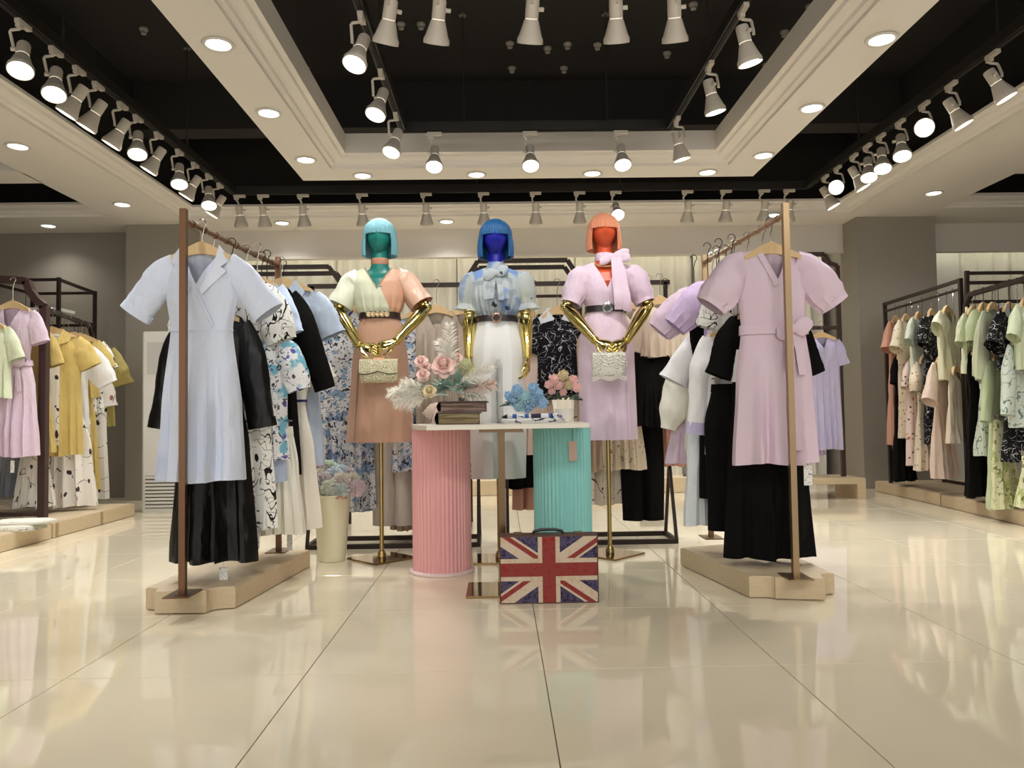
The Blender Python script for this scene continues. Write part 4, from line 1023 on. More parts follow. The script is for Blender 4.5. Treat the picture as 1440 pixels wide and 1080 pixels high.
MB().tube([(.045, -.169, .712), (.045, -.168, .745), (.047, -.16, .775)], .0012, 5).build('tag_string', BLK, ht_)
# white slab on a T-shaped leg
xl, xr = atY(600, 600, 3.62).x, atY(829, 596, 3.72).x
tb = thing('console_table', 'white slab table on a T-shaped bronze leg', 'table', ((xl + xr) / 2, 4.1, 0))
MB().prism([(xl, 3.62), (xr, 3.72), (xr + .03, 4.44), (xl - .17, 4.44), (xl - .10, 4.0)], ZT - .022, ZT).build('table_top', flat('white_lacquer', (232, 226, 212), .3), tb, smooth=False, world=True)
yp = 3.74; xp = atY(706, 700, yp).x
LEGM = flat('bronze_leg', (112, 92, 70), .25, .9)
MB().box((xp, yp, ZT - .031), (.215, .04, .016)).build('cross_bar', LEGM, tb, smooth=False, world=True)
MB().box((xp, yp, (ZT - .03) / 2), (.034, .034, ZT - .05)).build('leg', LEGM, tb, smooth=False, world=True)
pa = atZ(655, 842, 0); pbk = atZ(659, 822, 0)
MB().prism([(pa.x, pa.y), (pa.x + .34, pa.y), (pa.x + .34, pbk.y), (pa.x, pbk.y)], .001, .011).build('base_plate', MIRB, tb, smooth=False, world=True)

# suitcase with a flag front
RedF = printed('flag_red', (144, 46, 42), [('fine', (140, 36, 34), 40, .58, (1, 1, 1), 2)], .6); CrF = printed('flag_cream', (196, 176, 150), [('fine', (196, 172, 142), 30, .56, (1, 1, 1), 2)], .6); NvF = printed('flag_navy', (74, 64, 96), [('fine', (44, 36, 66), 60, .52, (1, 1, 1), 4)], .6)
sl_, sr_ = atZ(703, 850, 0), atZ(844, 850, 0); W_ = sr_.x - sl_.x; HS = atY(703, 754, sl_.y).z; D_ = .09
su = thing('suitcase', 'flat vintage suitcase with red, cream and navy crossed flag front', 'suitcase', ((sl_.x + sr_.x) / 2, sl_.y + D_ / 2, 0))
LEA = flat('brown_leather', (92, 58, 48), .55, 0, (80, .2, .001))
def rbox(w_, d, h, z, b, y=0):
    mb = MB(); P = [(-w_ / 2 + b, -d / 2), (w_ / 2 - b, -d / 2), (w_ / 2, -d / 2 + b), (w_ / 2, d / 2 - b), (w_ / 2 - b, d / 2), (-w_ / 2 + b, d / 2), (-w_ / 2, d / 2 - b), (-w_ / 2, -d / 2 + b)]
    return mb.prism([(x, yy + y) for x, yy in P], z, z + h)
rbox(W_, D_ * .5 - .002, HS, 0.0, .004, -D_ * .25).build('front_shell', LEA, su, smooth=False)
rbox(W_, D_ * .5 - .002, HS, 0.0, .004, D_ * .25).build('back_shell', LEA, su, smooth=False)
def clip(poly, x0, x1_, z0, z1):
    for ax, lim, sg in ((0, x0, 1), (0, x1_, -1), (1, z0, 1), (1, z1, -1)):
        out = []
        for i in range(len(poly)):
            a, b_ = poly[i - 1], poly[i]; ia, ib = (a[ax] - lim) * sg >= 0, (b_[ax] - lim) * sg >= 0
            if ia != ib:
                k = (lim - a[ax]) / (b_[ax] - a[ax]); out.append((a[0] + (b_[0] - a[0]) * k, a[1] + (b_[1] - a[1]) * k))
            if ib: out.append(b_)
        poly = out
        if not poly: return poly
    return poly
hw, hh = W_ / 2 - .006, HS / 2 - .006; zc = HS / 2
def panel(poly, lay, m, name):
    pl = clip(poly, -hw, hw, -hh, hh); y = -D_ / 2 - .0008 * lay
    MB().patch([(x, y, zc + z) for x, z in pl], (0, .0015, 0)).build(name, m, su, smooth=False)
panel([(-hw, -hh), (hw, -hh), (hw, hh), (-hw, hh)], 1, NvF, 'flag_field')
for (ax, az) in ((1, 1), (1, -1)):
    dx, dz = hw * ax, hh * az; L_ = math.hypot(dx, dz); nx, nz_ = -dz / L_, dx / L_
    for (wd, lay, m, nm) in ((.034, 2, CrF, 'white_saltire'),):
        panel([(-dx * 1.2 + nx * wd, -dz * 1.2 + nz_ * wd), (dx * 1.2 + nx * wd, dz * 1.2 + nz_ * wd), (dx * 1.2 - nx * wd, dz * 1.2 - nz_ * wd), (-dx * 1.2 - nx * wd, -dz * 1.2 - nz_ * wd)], lay, m, nm)
    for e in (-1, 1):
        o1, o2 = (.004, .024) if (e * az) > 0 else (-.024, -.004)
        if az < 0: o1, o2 = (-.024, -.004) if e > 0 else (.004, .024)
        else: o1, o2 = (-.024, -.004) if e > 0 else (.004, .024)
        panel([(nx * o1, nz_ * o1), (dx * 1.2 * e + nx * o1, dz * 1.2 * e + nz_ * o1), (dx * 1.2 * e + nx * o2, dz * 1.2 * e + nz_ * o2), (nx * o2, nz_ * o2)], 3, RedF, 'red_saltire')
a_, b_ = .050, .030
panel([(-hw, -a_), (hw, -a_), (hw, a_), (-hw, a_)], 4, CrF, 'white_cross'); panel([(-a_, -hh), (a_, -hh), (a_, hh), (-a_, hh)], 5, CrF, 'white_cross')
panel([(-hw, -b_), (hw, -b_), (hw, b_), (-hw, b_)], 6, RedF, 'red_cross'); panel([(-b_, -hh), (b_, -hh), (b_, hh), (-b_, hh)], 7, RedF, 'red_cross')
MB().tube([(-.07, 0, HS), (-.065, 0, HS + .012), (-.03, 0, HS + .02), (.03, 0, HS + .02), (.065, 0, HS + .012), (.07, 0, HS)], .007, 8).build('handle', flat('black_leather', (26, 22, 22), .35), su)
for x in (-.14, .14): MB().box((x, 0, HS + .004), (.04, .04, .008)).build('latch', flat('latch_brass', (110, 84, 60), .35, .8), su, smooth=False)

# books
def book(label, x0, x1_, y0, y1, z, h, rz, stripe):
    o = thing('book', label, 'book', ((x0 + x1_) / 2, (y0 + y1) / 2, z), rz, 'books on the white table'); w_, d = x1_ - x0, y1 - y0
    MB().box((0, 0, .003), (w_, d, .006)).build('cover', LEA, o, smooth=False); MB().box((0.004, 0, h - .003), (w_ + .012, d + .01, .006)).build('cover', flat('book_cover', (62, 44, 38), .6), o, smooth=False)
    rows = [[Vector((-w_ / 2 - .004 - .012 * math.sin(PI * k / 6), sy * d / 2, h * k / 6)) for k in range(7)] for sy in (-1, 1)]; rows2 = [[p + Vector((.006, 0, 0)) for p in r] for r in rows]
    MB().grid([rows[0], rows[1], rows2[1], rows2[0]], True).build('spine', flat('book_cover', (62, 44, 38), .6), o)
    n = 7
    pg = MB()
    for k in range(n): pg.box((.002, 0, .006 + (h - .012) * (k + .5) / n), (w_ - .006, d - .012 - .003 * (k % 2), (h - .012) / n * .96))
    pg.build('page_block', stripe, o, smooth=False)
pgm = printed('old_pages', (154, 136, 100), [('fine', (112, 98, 66), 4, .52, (1, 1, 45), 0)], .8); pgm2 = printed('brown_pages', (140, 116, 102), [('fine', (98, 76, 66), 4, .52, (1, 1, 45), 2)], .8)
def XZ(px, py, Y): q = atY(px, py, Y); return q.x, q.z
x0, _ = XZ(617, 590, 4.0); x1_, _ = XZ(674, 590, 4.0)
book('thick brown book lying flat on the white table', x0, x1_, 3.92, 4.14, ZT, .062, 0, pgm)
x0, _ = XZ(621, 570, 4.0); x1_, _ = XZ(683, 570, 4.0)
book('dark brown book lying on top of another book', x0, x1_, 3.91, 4.15, ZT + .064, .054, -.03, pgm2)

# flowers
def petal(mb, c, d, n, L, w_, curl, m=0):
    d = Vector(d).normalized(); n = Vector(n); n = (n - d * n.dot(d)).normalized(); s = d.cross(n); rows = []
    for i in range(5):
        q = i / 4; a = curl * q; hw_ = w_ * math.sin(PI * (.12 + .75 * q)) ** .8
        base_ = Vector(c) + d * (L * q * math.cos(a * .6)) + n * (L * q * math.sin(a))
        rows.append([base_ + s * (hw_ * v) - n * (.25 * hw_ * (1 - v * v)) for v in (-1, -.4, .4, 1)])
    mb.grid(rows, False, m)
def rose(parent, c, r, axis, mat, seed=0, name='rose'):
    rn = random.Random(seed); A = Vector(axis).normalized(); t0 = A.orthogonal().normalized(); t1 = A.cross(t0); mb = MB(); c = Vector(c)
    for lay, (np_, op, ln, wd, cu, h0) in enumerate(((3, .10, .60, .22, .9, .25), (4, .22, .66, .30, .8, .18), (5, .42, .74, .36, .55, .10), (5, .68, .84, .42, .25, .03), (6, .98, .92, .46, -.15, -.03), (7, 1.25, .98, .48, -.45, -.08))):
        for k in range(np_):
            a = 2 * PI * k / np_ + lay * .7 + rn.uniform(-.2, .2); rd = t0 * math.cos(a) + t1 * math.sin(a)
            d = A * math.cos(op) + rd * math.sin(op); petal(mb, c + A * (r * h0) + rd * r * (.03 + .05 * lay), d, -rd * math.cos(op) + A * math.sin(op), r * ln * .8 * rn.uniform(.9, 1.1), r * wd, cu)
    return mb.build(name, mat, parent)
def pompon(parent, c, r, mat, seed=0, npet=230, name='flower_head', pl=.3):
    rn = random.Random(seed); mb = MB(); c = Vector(c); mb.sphere(c, r * .62, 12, 8)
    for i in range(npet):
        z = 1 - 2 * (i + .5) / npet; a = i * 2.39996; q = math.sqrt(1 - z * z); d = Vector((q * math.cos(a), q * math.sin(a), z))
        d = (d + Vector((rn.uniform(-.1, .1), rn.uniform(-.1, .1), rn.uniform(-.1, .1)))).normalized()
        t0 = d.orthogonal().normalized(); t1 = d.cross(t0); b0 = c + d * r * .58; w_ = r * .115
        rr = r * rn.uniform(.82, 1.08); e = c + d * rr
        mb.add([b0 - t0 * w_ * .5, b0 + t0 * w_ * .5, e + t0 * w_ + t1 * w_ * .8, e - t0 * w_ + t1 * w_ * .8], [(0, 1, 2, 3)])
        mb.add([b0 - t1 * w_ * .5, b0 + t1 * w_ * .5, e + t1 * w_ - t0 * w_ * .8, e - t1 * w_ - t0 * w_ * .8], [(0, 1, 2, 3)])
    return mb.build(name, mat, parent, smooth=False)
def leaf(parent, c, d, L, w_, mat, name='leaf'):
    mb = MB(); petal(mb, c, d, Vector((0, -.4, 1)), L, w_, -.4); return mb.build(name, mat, parent)
def plume(parent, c, d, L, spread, mat, n=170, seed=0, tw=.0022):
    rn = random.Random(seed); d = Vector(d).normalized(); mb = MB(); c = Vector(c); s = d.orthogonal().normalized(); s2 = d.cross(s)
    mb.tube([c, c + d * L * .5, c + d * L * .9 + Vector((0, 0, -.01))], .0018, 5)
    for i in range(n):
        q = rn.uniform(.1, 1); p = c + d * L * q; a = rn.uniform(0, 2 * PI); sd = s * math.cos(a) + s2 * math.sin(a)
        ln = spread * (.4 + .9 * math.sin(PI * (.15 + .75 * q))) * rn.uniform(.7, 1.1)
        k = (d * rn.uniform(.6, 1.1) + sd).normalized(); m1 = p + k * ln * .5; e = p + k * ln + Vector((0, 0, -.15 * ln)); t_ = k.orthogonal().normalized() * tw
        mb.add([p - t_, p + t_, m1 + t_, m1 - t_, e], [(0, 1, 2, 3), (3, 2, 4)])
    return mb.build('feather_plume', mat, parent, smooth=False)
PINKR = flat('pink_rose', (240, 206, 198), .7); CREAMR = flat('cream_rose', (226, 210, 170), .7); PALEG = flat('pale_green_bloom', (220, 222, 184), .75); PLUMEM = flat('cream_plume', (246, 242, 232), .9); PPLUME = flat('pink_plume', (230, 206, 192), .9)
LEAFM = flat('sage_leaf', (164, 188, 176), .6, 0, (30, .2, .001)); LEAFD = flat('dark_leaf', (64, 84, 56), .6); GLASSV = flat('frosted_vase', (206, 198, 184), .15)
Y0 = 4.28
vx = atY(625, 590, Y0).x
ar = thing('flower_arrangement', 'rose and pampas feather arrangement behind the books on the white table', 'flowers', (vx, Y0, ZT))
MB().lathe([(.05, 0), (.055, .005), (.062, .06), (.055, .11), (.048, .112), (.052, .06), (.04, .01)], 24).build('vase', GLASSV, ar)
def A_(px, py, Y=Y0): return atY(px, py, Y) - ar.location
for i, (px, py, r, m, Y) in enumerate(((624, 514, .062, PINKR, 4.20), (595, 527, .036, PINKR, 4.22), (592, 508, .034, PINKR, 4.26), (642, 504, .034, PINKR, 4.3), (604, 550, .036, CREAMR, 4.18), (598, 515, .03, PINKR, 4.3))):
    rose(ar, A_(px, py, Y), r, (.1 * (px - 620) / 30, -1, .45), m, i)
for i, (px, py, r) in enumerate(((655, 512, .034), (663, 525, .03), (585, 552, .034), (664, 546, .032), (648, 522, .028))): pompon(ar, A_(px, py, 4.26), r, PALEG if i < 3 else CREAMR, i, 110)
for i in range(30):
    rn = random.Random(i); a = rn.uniform(-1.3, 1.3); c0 = A_(628 + 22 * rn.uniform(-1, 1), 556 - rn.uniform(0, 18), 4.24)
    leaf(ar, c0, (math.sin(a), rn.uniform(-.6, .1), abs(math.cos(a)) * .8), rn.uniform(.07, .12), rn.uniform(.016, .028), LEAFM)
for i, (px, py, qx, qy, L, sp, m) in enumerate(((600, 556, 548, 552, .22, .05, PLUMEM), (602, 560, 556, 566, .18, .045, PLUMEM), (600, 548, 566, 540, .17, .05, PLUMEM), (636, 540, 632, 455, .26, .05, PLUMEM), (645, 545, 690, 515, .22, .05, PLUMEM), (645, 550, 695, 540, .2, .05, PPLUME), (650, 552, 680, 560, .15, .05, PLUMEM), (640, 520, 618, 480, .16, .05, PLUMEM))):
    a0, a1 = A_(px, py, 4.25), A_(qx, qy, 4.2); plume(ar, a0, a1 - a0, (a1 - a0).length, sp * 1.15, m, 260, i)
for i in range(9):
    a0, a1 = A_(618, 566, 4.1), A_(594 + i * 2.2, 582 + i * 1.6 if i < 6 else 596, 4.02); mb = MB().tube([a0, (a0 + a1) / 2 + Vector((0, -.01, .02)), a1], [.003, .0035, .002], 6); mb.build('ribbon', PPLUME, ar)
# blue flowers lying on folded cloth, and a potted pink bouquet
BL1, BL2 = flat('blue_bloom', (172, 204, 230), .7), flat('aqua_bloom', (176, 212, 220), .7)
pB = atY(742, 588, 4.1)
bf = thing('flower_bunch', 'bunch of artificial blue flowers lying on the folded cloth', 'flowers', (pB.x, 4.1, ZT + .045))
for i, (px, py, r) in enumerate(((727, 549, .026), (750, 546, .026), (722, 563, .028), (737, 558, .03), (752, 562, .03), (742, 571, .028), (762, 566, .026), (730, 571, .026), (715, 556, .02), (757, 553, .022))):
    pompon(bf, atY(px, py, 4.06 + .02 * (i % 3)) - bf.location, r * 1.3, (BL1, BL1, BL1, BL2)[i % 4], i + 20, 90)
for i in range(16):
    rn = random.Random(i + 70); a = rn.uniform(-1.5, 1.5); leaf(bf, atY(738 + 22 * math.sin(a), 570, 4.1) - bf.location, (math.sin(a), -.3, .6 * abs(math.cos(a)) + .1), .055, .013, LEAFM if i % 2 else LEAFD)
pP = atY(793, 578, 4.3)
pk = thing('potted_bouquet', 'pink and cream carnation bouquet in a small white pot', 'flowers', (pP.x, 4.3, ZT))
MB().lathe([(.04, 0), (.044, .004), (.052, .07), (.054, .075), (.048, .075), (.046, .06)], 24).build('pot', flat('white_pot', (228, 222, 212), .4), pk)
PK2 = flat('carnation_pink', (242, 204, 198), .75)
for i, (px, py, r) in enumerate(((779, 533, .026), (792, 528, .028), (806, 534, .026), (772, 541, .022), (785, 541, .026), (799, 541, .026), (811, 545, .024), (776, 550, .02), (792, 551, .02))):
    pompon(pk, atY(px, py, 4.26 + .02 * (i % 3)) - pk.location, r * 1.15, (PK2, PK2, CREAMR)[(i * 2 + (i // 4)) % 3], i + 40, 90)
for i in range(22):
    rn = random.Random(i + 90); a = rn.uniform(-1.4, 1.4); leaf(pk, atY(793 + 14 * math.sin(a), 562, 4.28) - pk.location, (math.sin(a), rn.uniform(-.8, 0), .8 * math.cos(a) + .1), .05, .012, LEAFD)
# folded cloths
PLAID = printed('blue_white_scarf', (228, 228, 230), [('stripe', (90, 132, 190), 5, .72, (1, 0, .3), 0), ('line', (46, 52, 72), 14, .02, (1, 1, 3), 2), ('stripe', (70, 76, 96), 6, .8, (.3, 1, 0), 3)]); PLAID2 = printed('grey_line_scarf', (222, 220, 216), [('line', (60, 60, 70), 12, .03, (1, 1, 3), 2), ('cloud', (140, 176, 214), 9, .58, (1, 1, 1), 4)])
def folded(label, xa, xb, ya, yb, z, h, m, seed, grp='folded cloths on the table'):
    mb = MB(); n = 36; rows = []; lay = 4; a = Vector(((xa + xb) / 2, (ya + yb) / 2, z))
    for i in range(9):
        v = i / 8; row = []
        for j in range(n):
            t_ = 2 * PI * j / n; cx_ = math.copysign(abs(math.cos(t_)) ** .45, math.cos(t_)); cy_ = math.copysign(abs(math.sin(t_)) ** .45, math.sin(t_))
            e = 1 - .10 * abs(math.sin(v * PI * lay)) * .6 - .15 * v ** 3
            x = cx_ * (xb - xa) / 2 * e; y = cy_ * (yb - ya) / 2 * e
            row.append(Vector((x, y, h * v * (1 + .25 * noise.noise(Vector((x * 9 + seed, y * 9, v)))))))
        rows.append(row)
    mb.grid(rows, True); mb.add(rows[-1], [list(range(n))]); mb.add(rows[0], [list(range(n))[::-1]])
    o = mb.build('folded_cloth', m); o.location = a; return tag(o, label, 'cloth', grp)
xa, xb = atY(697, 590, 4.08).x, atY(797, 590, 4.08).x
folded('grey-lined scarf folded flat on the white table', xa, xb, 3.98, 4.22, ZT, .026, PLAID2, 1)
folded('blue and white scarf folded on top of another scarf', xa + .03, xb - .02, 4.0, 4.2, ZT + .027, .022, PLAID, 2)

# bucket of pompon flowers
pb3 = atZ(467, 788, 0); bu = thing('flower_bucket', 'tall cream bucket of pastel pompon hydrangeas on the floor', 'flower bucket', (pb3.x, pb3.y, 0))
MB().lathe([(.076, 0), (.08, .004), (.086, .06), (.11, .385), (.115, .39), (.115, .396), (.106, .396), (.1, .34), (.078, .02)], 36, cap=False).lathe([(.0, .004), (.08, .004)], 36, cap=False).build('bucket', flat('cream_bucket', (228, 222, 190), .35), bu)
MB().lathe([(.0, .36), (.104, .36)], 24, cap=False).build('filler', LEAFD, bu)
MB().box((.07, -.085, .385), (.07, .03, .018)).build('bucket_label', flat('label_brown', (190, 134, 96), .6), bu)
PAST = [(206, 218, 208), (232, 224, 194), (226, 192, 196), (206, 226, 190), (196, 214, 222), (216, 196, 196), (220, 226, 196), (228, 208, 188)]
for i, (px, py, dy) in enumerate(((440, 677, -.02), (449, 670, .05), (452, 661, .1), (463, 658, .12), (480, 665, .08), (456, 676, -.03), (463, 686, -.07), (480, 676, -.04), (479, 690, -.07), (495, 676, .03), (502, 686, -.02), (446, 688, -.04), (470, 668, .02), (490, 668, .08))):
    q = atY(px, py, pb3.y + dy) - bu.location; pompon(bu, q, .052, flat('pompon%d' % (i % 8), [c * .5 + 124 for c in PAST[i % 8]], .8), i + 60, 260)
for i in range(14):
    rn = random.Random(i + 120); a = rn.uniform(0, 2 * PI); leaf(bu, Vector((.05 * math.cos(a), .05 * math.sin(a), .39)), (math.cos(a), math.sin(a), .6), .08, .02, LEAFD)

# ================================================================== BACK RACKS
def base_rack(label, xa, xb, Y, zt, mat=DARKM):
    o = thing('clothes_rack', label, 'clothes rack', (xa, Y, 0), 0, 'dark racks behind the mannequins')
    ya, yb = Y - .17, Y + .17
    for (p, q) in (((xa, ya), (xb, ya)), ((xa, yb), (xb, yb)), ((xa, ya), (xa, yb)), ((xb, ya), (xb, yb))):
        MB().bar((*p, .016), (*q, .016), .024, .03).build('base_bar', mat, o, smooth=False, world=True)
    for x in (xa, xb):
        for y in (ya, yb): MB().bar((x, y, .02), (x, Y, .52), .02).build('brace', mat, o, smooth=False, world=True)
        MB().bar((x, Y, .5), (x, Y, zt), .026).build('upright', mat, o, smooth=False, world=True)
    MB().bar((xa - .03, Y, zt), (xb + .03, Y, zt), .026, .03).build('rail', mat, o, smooth=False, world=True)
    return o
YM = 5.22; ZM = 1.75
base_rack('dark metal rack behind the teal mannequin carrying floral dresses', atY(440, 600, YM).x, atY(672, 600, YM).x, YM, ZM)
base_rack('dark metal rack behind the orange mannequin carrying cream and black garments', atY(712, 600, YM).x, atY(940, 600, YM).x, YM, ZM)
def arch_rack(label, x0, x1, Y, zt, zs, cut_l, cut_r, D=.28, mat=DARKM):
    """tall double frame with sloping shoulders"""
    o = thing('arched_rack', label, 'clothes rack', (x0, Y, 0), 0, 'tall shouldered racks')
    for y in (Y - D / 2, Y + D / 2):
        P = [(x0, y, 0.0), (x0, y, zs)] + ([(x0 + .09, y, zt)] if cut_l else [(x0, y, zt)]) + ([(x1 - .09, y, zt)] if cut_r else [(x1, y, zt)]) + [(x1, y, zs), (x1, y, 0.0)]
        for a, b in zip(P, P[1:]):
            if Vector(a) != Vector(b): MB().bar(a, b, .026, .034).build('frame_bar', mat, o, smooth=False, world=True)
    for x in (x0, x1): MB().bar((x, Y - D / 2, zs), (x, Y + D / 2, zs), .024).build('cross_bar', mat, o, smooth=False, world=True)
    MB().bar((x0, Y, zs - .12), (x1, Y, zs - .12), .022).build('rail', mat, o, smooth=False, world=True)
    for x in (x0, x1): MB().bar((x, Y - D / 2, zs - .12), (x, Y + D / 2, zs - .12), .022).build('cross_bar', mat, o, smooth=False, world=True)
    return o
arch_rack('tall dark double-framed rack before the curtains near the grey-blue shirt', atY(350, 400, 6.1).x, atY(484, 400, 6.1).x, 6.1, 2.03, 1.90, False, True)
arch_rack('tall dark double-framed rack before the curtains between the mannequins', atY(657, 400, 6.1).x, atY(812, 400, 6.1).x, 6.1, 2.06, 1.92, True, True)

G1 = 'garments on the dark rack behind the teal mannequin'
o, cut = garment('floral_maxi_dress', 'long blue and grey floral dress with navy-trimmed neck beside the flower bucket', G1, 481, 432, 5.2, 718, FLORAL, 'dress', w=.175, neck=('v', .13), sleeve='puff', slen=.26, sang=.3, rod=ZM, fold=.03, nf=7, cuff=(.02, NAVY),
        cuts=dict(prof=[(0, .17, .05), (.2, .18, .07), (.4, .175, .065), (.7, .195, .085), (1.4, .215, .11)]))
for sd in (-1, 1): cut.strip([(sd * .085, .004), (sd * .05, .06), (sd * .004, .135)], .016, .004).build('neck_trim', NAVY, o)
garment('floral_dress', 'grey floral short dress hanging behind the rose arrangement', G1, 592, 440, 5.25, 662, FLORAL, 'dress', w=.17, sleeve='flare', sang=.4, rod=ZM)
garment('pleated_dress', 'taupe pleated sleeveless long dress behind the pink pedestal', G1, 614, 436, 5.14, 742, TAUPEC, 'shift', w=.14, neck=('v', .16), rod=ZM, pleat=15, fold=.012)
garment('wide_trousers', 'pale taupe wide trousers behind the teal mannequin stand', G1, 553, 500, 5.28, 738, LTAUPE, 'pants', w=.15, rod=ZM)
garment('peach_skirt', 'peach brown long skirt hanging next to the taupe trousers', G1, 580, 560, 5.34, 744, cloth((190, 160, 132)), 'skirt', w=.14, rod=ZM)
garment('floral_skirt', 'blue-grey floral skirt beside the white trousers', G1, 652, 520, 5.28, 672, FLORAL, 'skirt', w=.12, rod=ZM)
garment('beige_blouse', 'beige soft blouse half hidden behind the blue mannequin', G1, 652, 438, 5.2, 560, BEIGE, 'blouse', w=.15, sleeve='short', rod=ZM)
G2 = 'garments on the dark rack behind the orange mannequin'
garment('beige_wrap_dress', 'taupe beige wrap dress beside the gold arm of the blue mannequin', G2, 738, 440, 5.3, 610, BEIGE, 'dress', w=.15, sleeve='three', sang=.1, rod=ZM)
garment('squiggle_short_sleeve_blouse', 'black top with white squiggle print and short sleeves behind the pink bouquet', G2, 784, 438, 5.16, 560, SQUIGW, 'blouse', w=.135, neck=('v', .1), sleeve='flare', slen=.22, sang=.34, rod=ZM, collar=ICE)
garment('lace_skirt', 'black fringed skirt hanging beside the turquoise pedestal', G2, 738, 600, 5.24, 686, BLK, 'skirt', w=.13, rod=ZM, fold=.014)
garment('peach_pants', 'peach trousers beneath the black fringed skirt', G2, 737, 610, 5.34, 716, CORAL, 'pants', w=.09, rod=ZM)
garment('beige_shirt_dress', 'pinkish beige dress left of the lilac dress', G2, 752, 472, 5.22, 640, BLUSH, 'dress', w=.13, sleeve='short', sang=.5, rod=ZM)
garment('twig_floral_dress', 'ivory long dress printed with dark twigs and coral flowers', G2, 842, 440, 5.26, 708, TWIG, 'dress', w=.17, sleeve='flare', rod=ZM)
garment('blush_dress', 'blush beige dress hanging beside the twig print dress', G2, 836, 456, 5.14, 662, cloth((208, 178, 152)), 'shift', w=.125, rod=ZM, fold=.02, nf=6)
garment('dotted_skirt', 'cream skirt with small brown dots under the lilac dress', G2, 872, 540, 5.1, 660, DOTS, 'skirt', w=.13, rod=ZM)
garment('dotted_blouse', 'cream blouse with brown dots and angled sleeves beside the lilac dress', G2, 884, 430, 5.12, 504, DOTS, 'blouse', w=.15, neck=('v', .1), sleeve='flare', sang=.55, rod=ZM, cuts=dict(slope=.45))
garment('black_trousers', 'black straight-leg trousers on the dark rack behind the orange mannequin', G2, 900, 502, 5.16, 731, BLK, 'pants', w=.14, rod=ZM)
garment('charcoal_jacket', 'charcoal jacket with flared long sleeve beside the black trousers', G2, 914, 486, 5.06, 600, CHAR, 'shirt', w=.10, neck=('v', .12), sleeve='long', slen=.46, sang=.2, rod=ZM)
garment('cream_half_sleeve_blouse', 'cream soft blouse with wide half sleeves near the rack end', G2, 928, 424, 5.0, 502, CREAM, 'blouse', w=.135, neck=('round', .05), sleeve='short', slen=.26, sang=.3, rod=ZM)
garment('coral_skirt', 'coral orange skirt under the cream blouse', G2, 938, 508, 5.2, 655, CORAL, 'skirt', w=.125, rod=ZM)
garment('blush_long_dress', 'blush long-sleeved dress at the end of the dark rack', G2, 938, 442, 5.3, 655, BLUSH, 'shift', w=.15, sleeve='long', sang=.12, rod=ZM)

# ---- left wall of racks
def box_platform(label, xa, xb, ya, yb, h, joints=()):
    o = platform('display_platform', label, [(xa, ya), (xb, ya), (xb, yb), (xa, yb)], h)
    for y in joints: MB().box((xb if xb < 0 else xa, y, h / 2), (.012, .03, h - .012)).build('joint_strip', PLATJ, o, smooth=False, world=True)
    return o
PXL = -3.30
box_platform('long ash wood platform under the yellow and leaf print garments', -4.75, PXL, 5.73, 6.99, .112, (5.78, 6.42))
box_platform('ash wood platform under the lilac shirt dress, folded linen on it', -4.75, PXL, 4.2, 5.71, .112)
def gate_arch(o, P, mat, w_=.055):
    for a, b in zip(P, P[1:]): MB().bar(a, b, w_, w_).build('frame_bar', mat, o, smooth=False, world=True)
pp = atZ(60, 728, .112); zc_ = 1.76; zt_ = 1.97
rk = thing('arched_rack', 'dark brown arched rack with thick post holding the lilac shirt dress', 'clothes rack', (pp.x, pp.y, .112), 0, 'arched racks along the side aisle')
gate_arch(rk, [(pp.x, pp.y, .112), (pp.x, pp.y, zc_), (pp.x - .06, pp.y, zc_ + .05), (pp.x - .11, pp.y, zc_ + .12), (pp.x - .14, pp.y, zt_ - .01), (pp.x - .22, pp.y, zt_), (pp.x - .8, pp.y, zt_ + .03)], DARKW)
gate_arch(rk, [(pp.x - .8, pp.y, zt_ + .03), (pp.x - .8, pp.y, .112)], DARKW)
MB().bar((pp.x - .8, pp.y, .14), (pp.x, pp.y, .14), .03).build('base_bar', DARKW, rk, smooth=False, world=True)
rk = thing('arched_rack', 'dark arched rail rack running back with the yellow garments', 'clothes rack', (pp.x - .05, 6.2, .112), 0, 'arched racks along the side aisle')
xq = pp.x - .06; ZY = 1.76
gate_arch(rk, [(xq - .0, 6.12, .112), (xq, 6.12, 1.60), (xq, 6.16, 1.70), (xq - .01, 6.22, ZY), (xq - .26, 7.3, ZY), (xq - .27, 7.36, 1.70), (xq - .28, 7.45, 1.58), (xq - .28, 7.45, .0)], DARKM, .032)
rk = thing('box_frame_rack', 'black box-frame rack against the taupe wall with a white shelf', 'clothes rack', (-4.6, 7.4, 0))
for (x, y) in ((-4.9, 7.3), (-4.17, 7.3), (-4.9, 8.1), (-4.25, 8.1)): MB().bar((x, y, 0), (x, y, 2.22), .03).build('upright', DARKM, rk, smooth=False, world=True)
for (a, b) in (((-4.9, 7.3), (-4.17, 7.3)), ((-4.9, 8.1), (-4.25, 8.1)), ((-4.9, 7.3), (-4.9, 8.1)), ((-4.17, 7.3), (-4.25, 8.1))):
    for z in (2.2, 1.86): MB().bar((*a, z), (*b, z), .026).build('cross_bar', DARKM, rk, smooth=False, world=True)
MB().box((-4.55, 7.5, 1.93), (.68, .3, .03)).build('shelf', WALLW, rk, smooth=False, world=True)

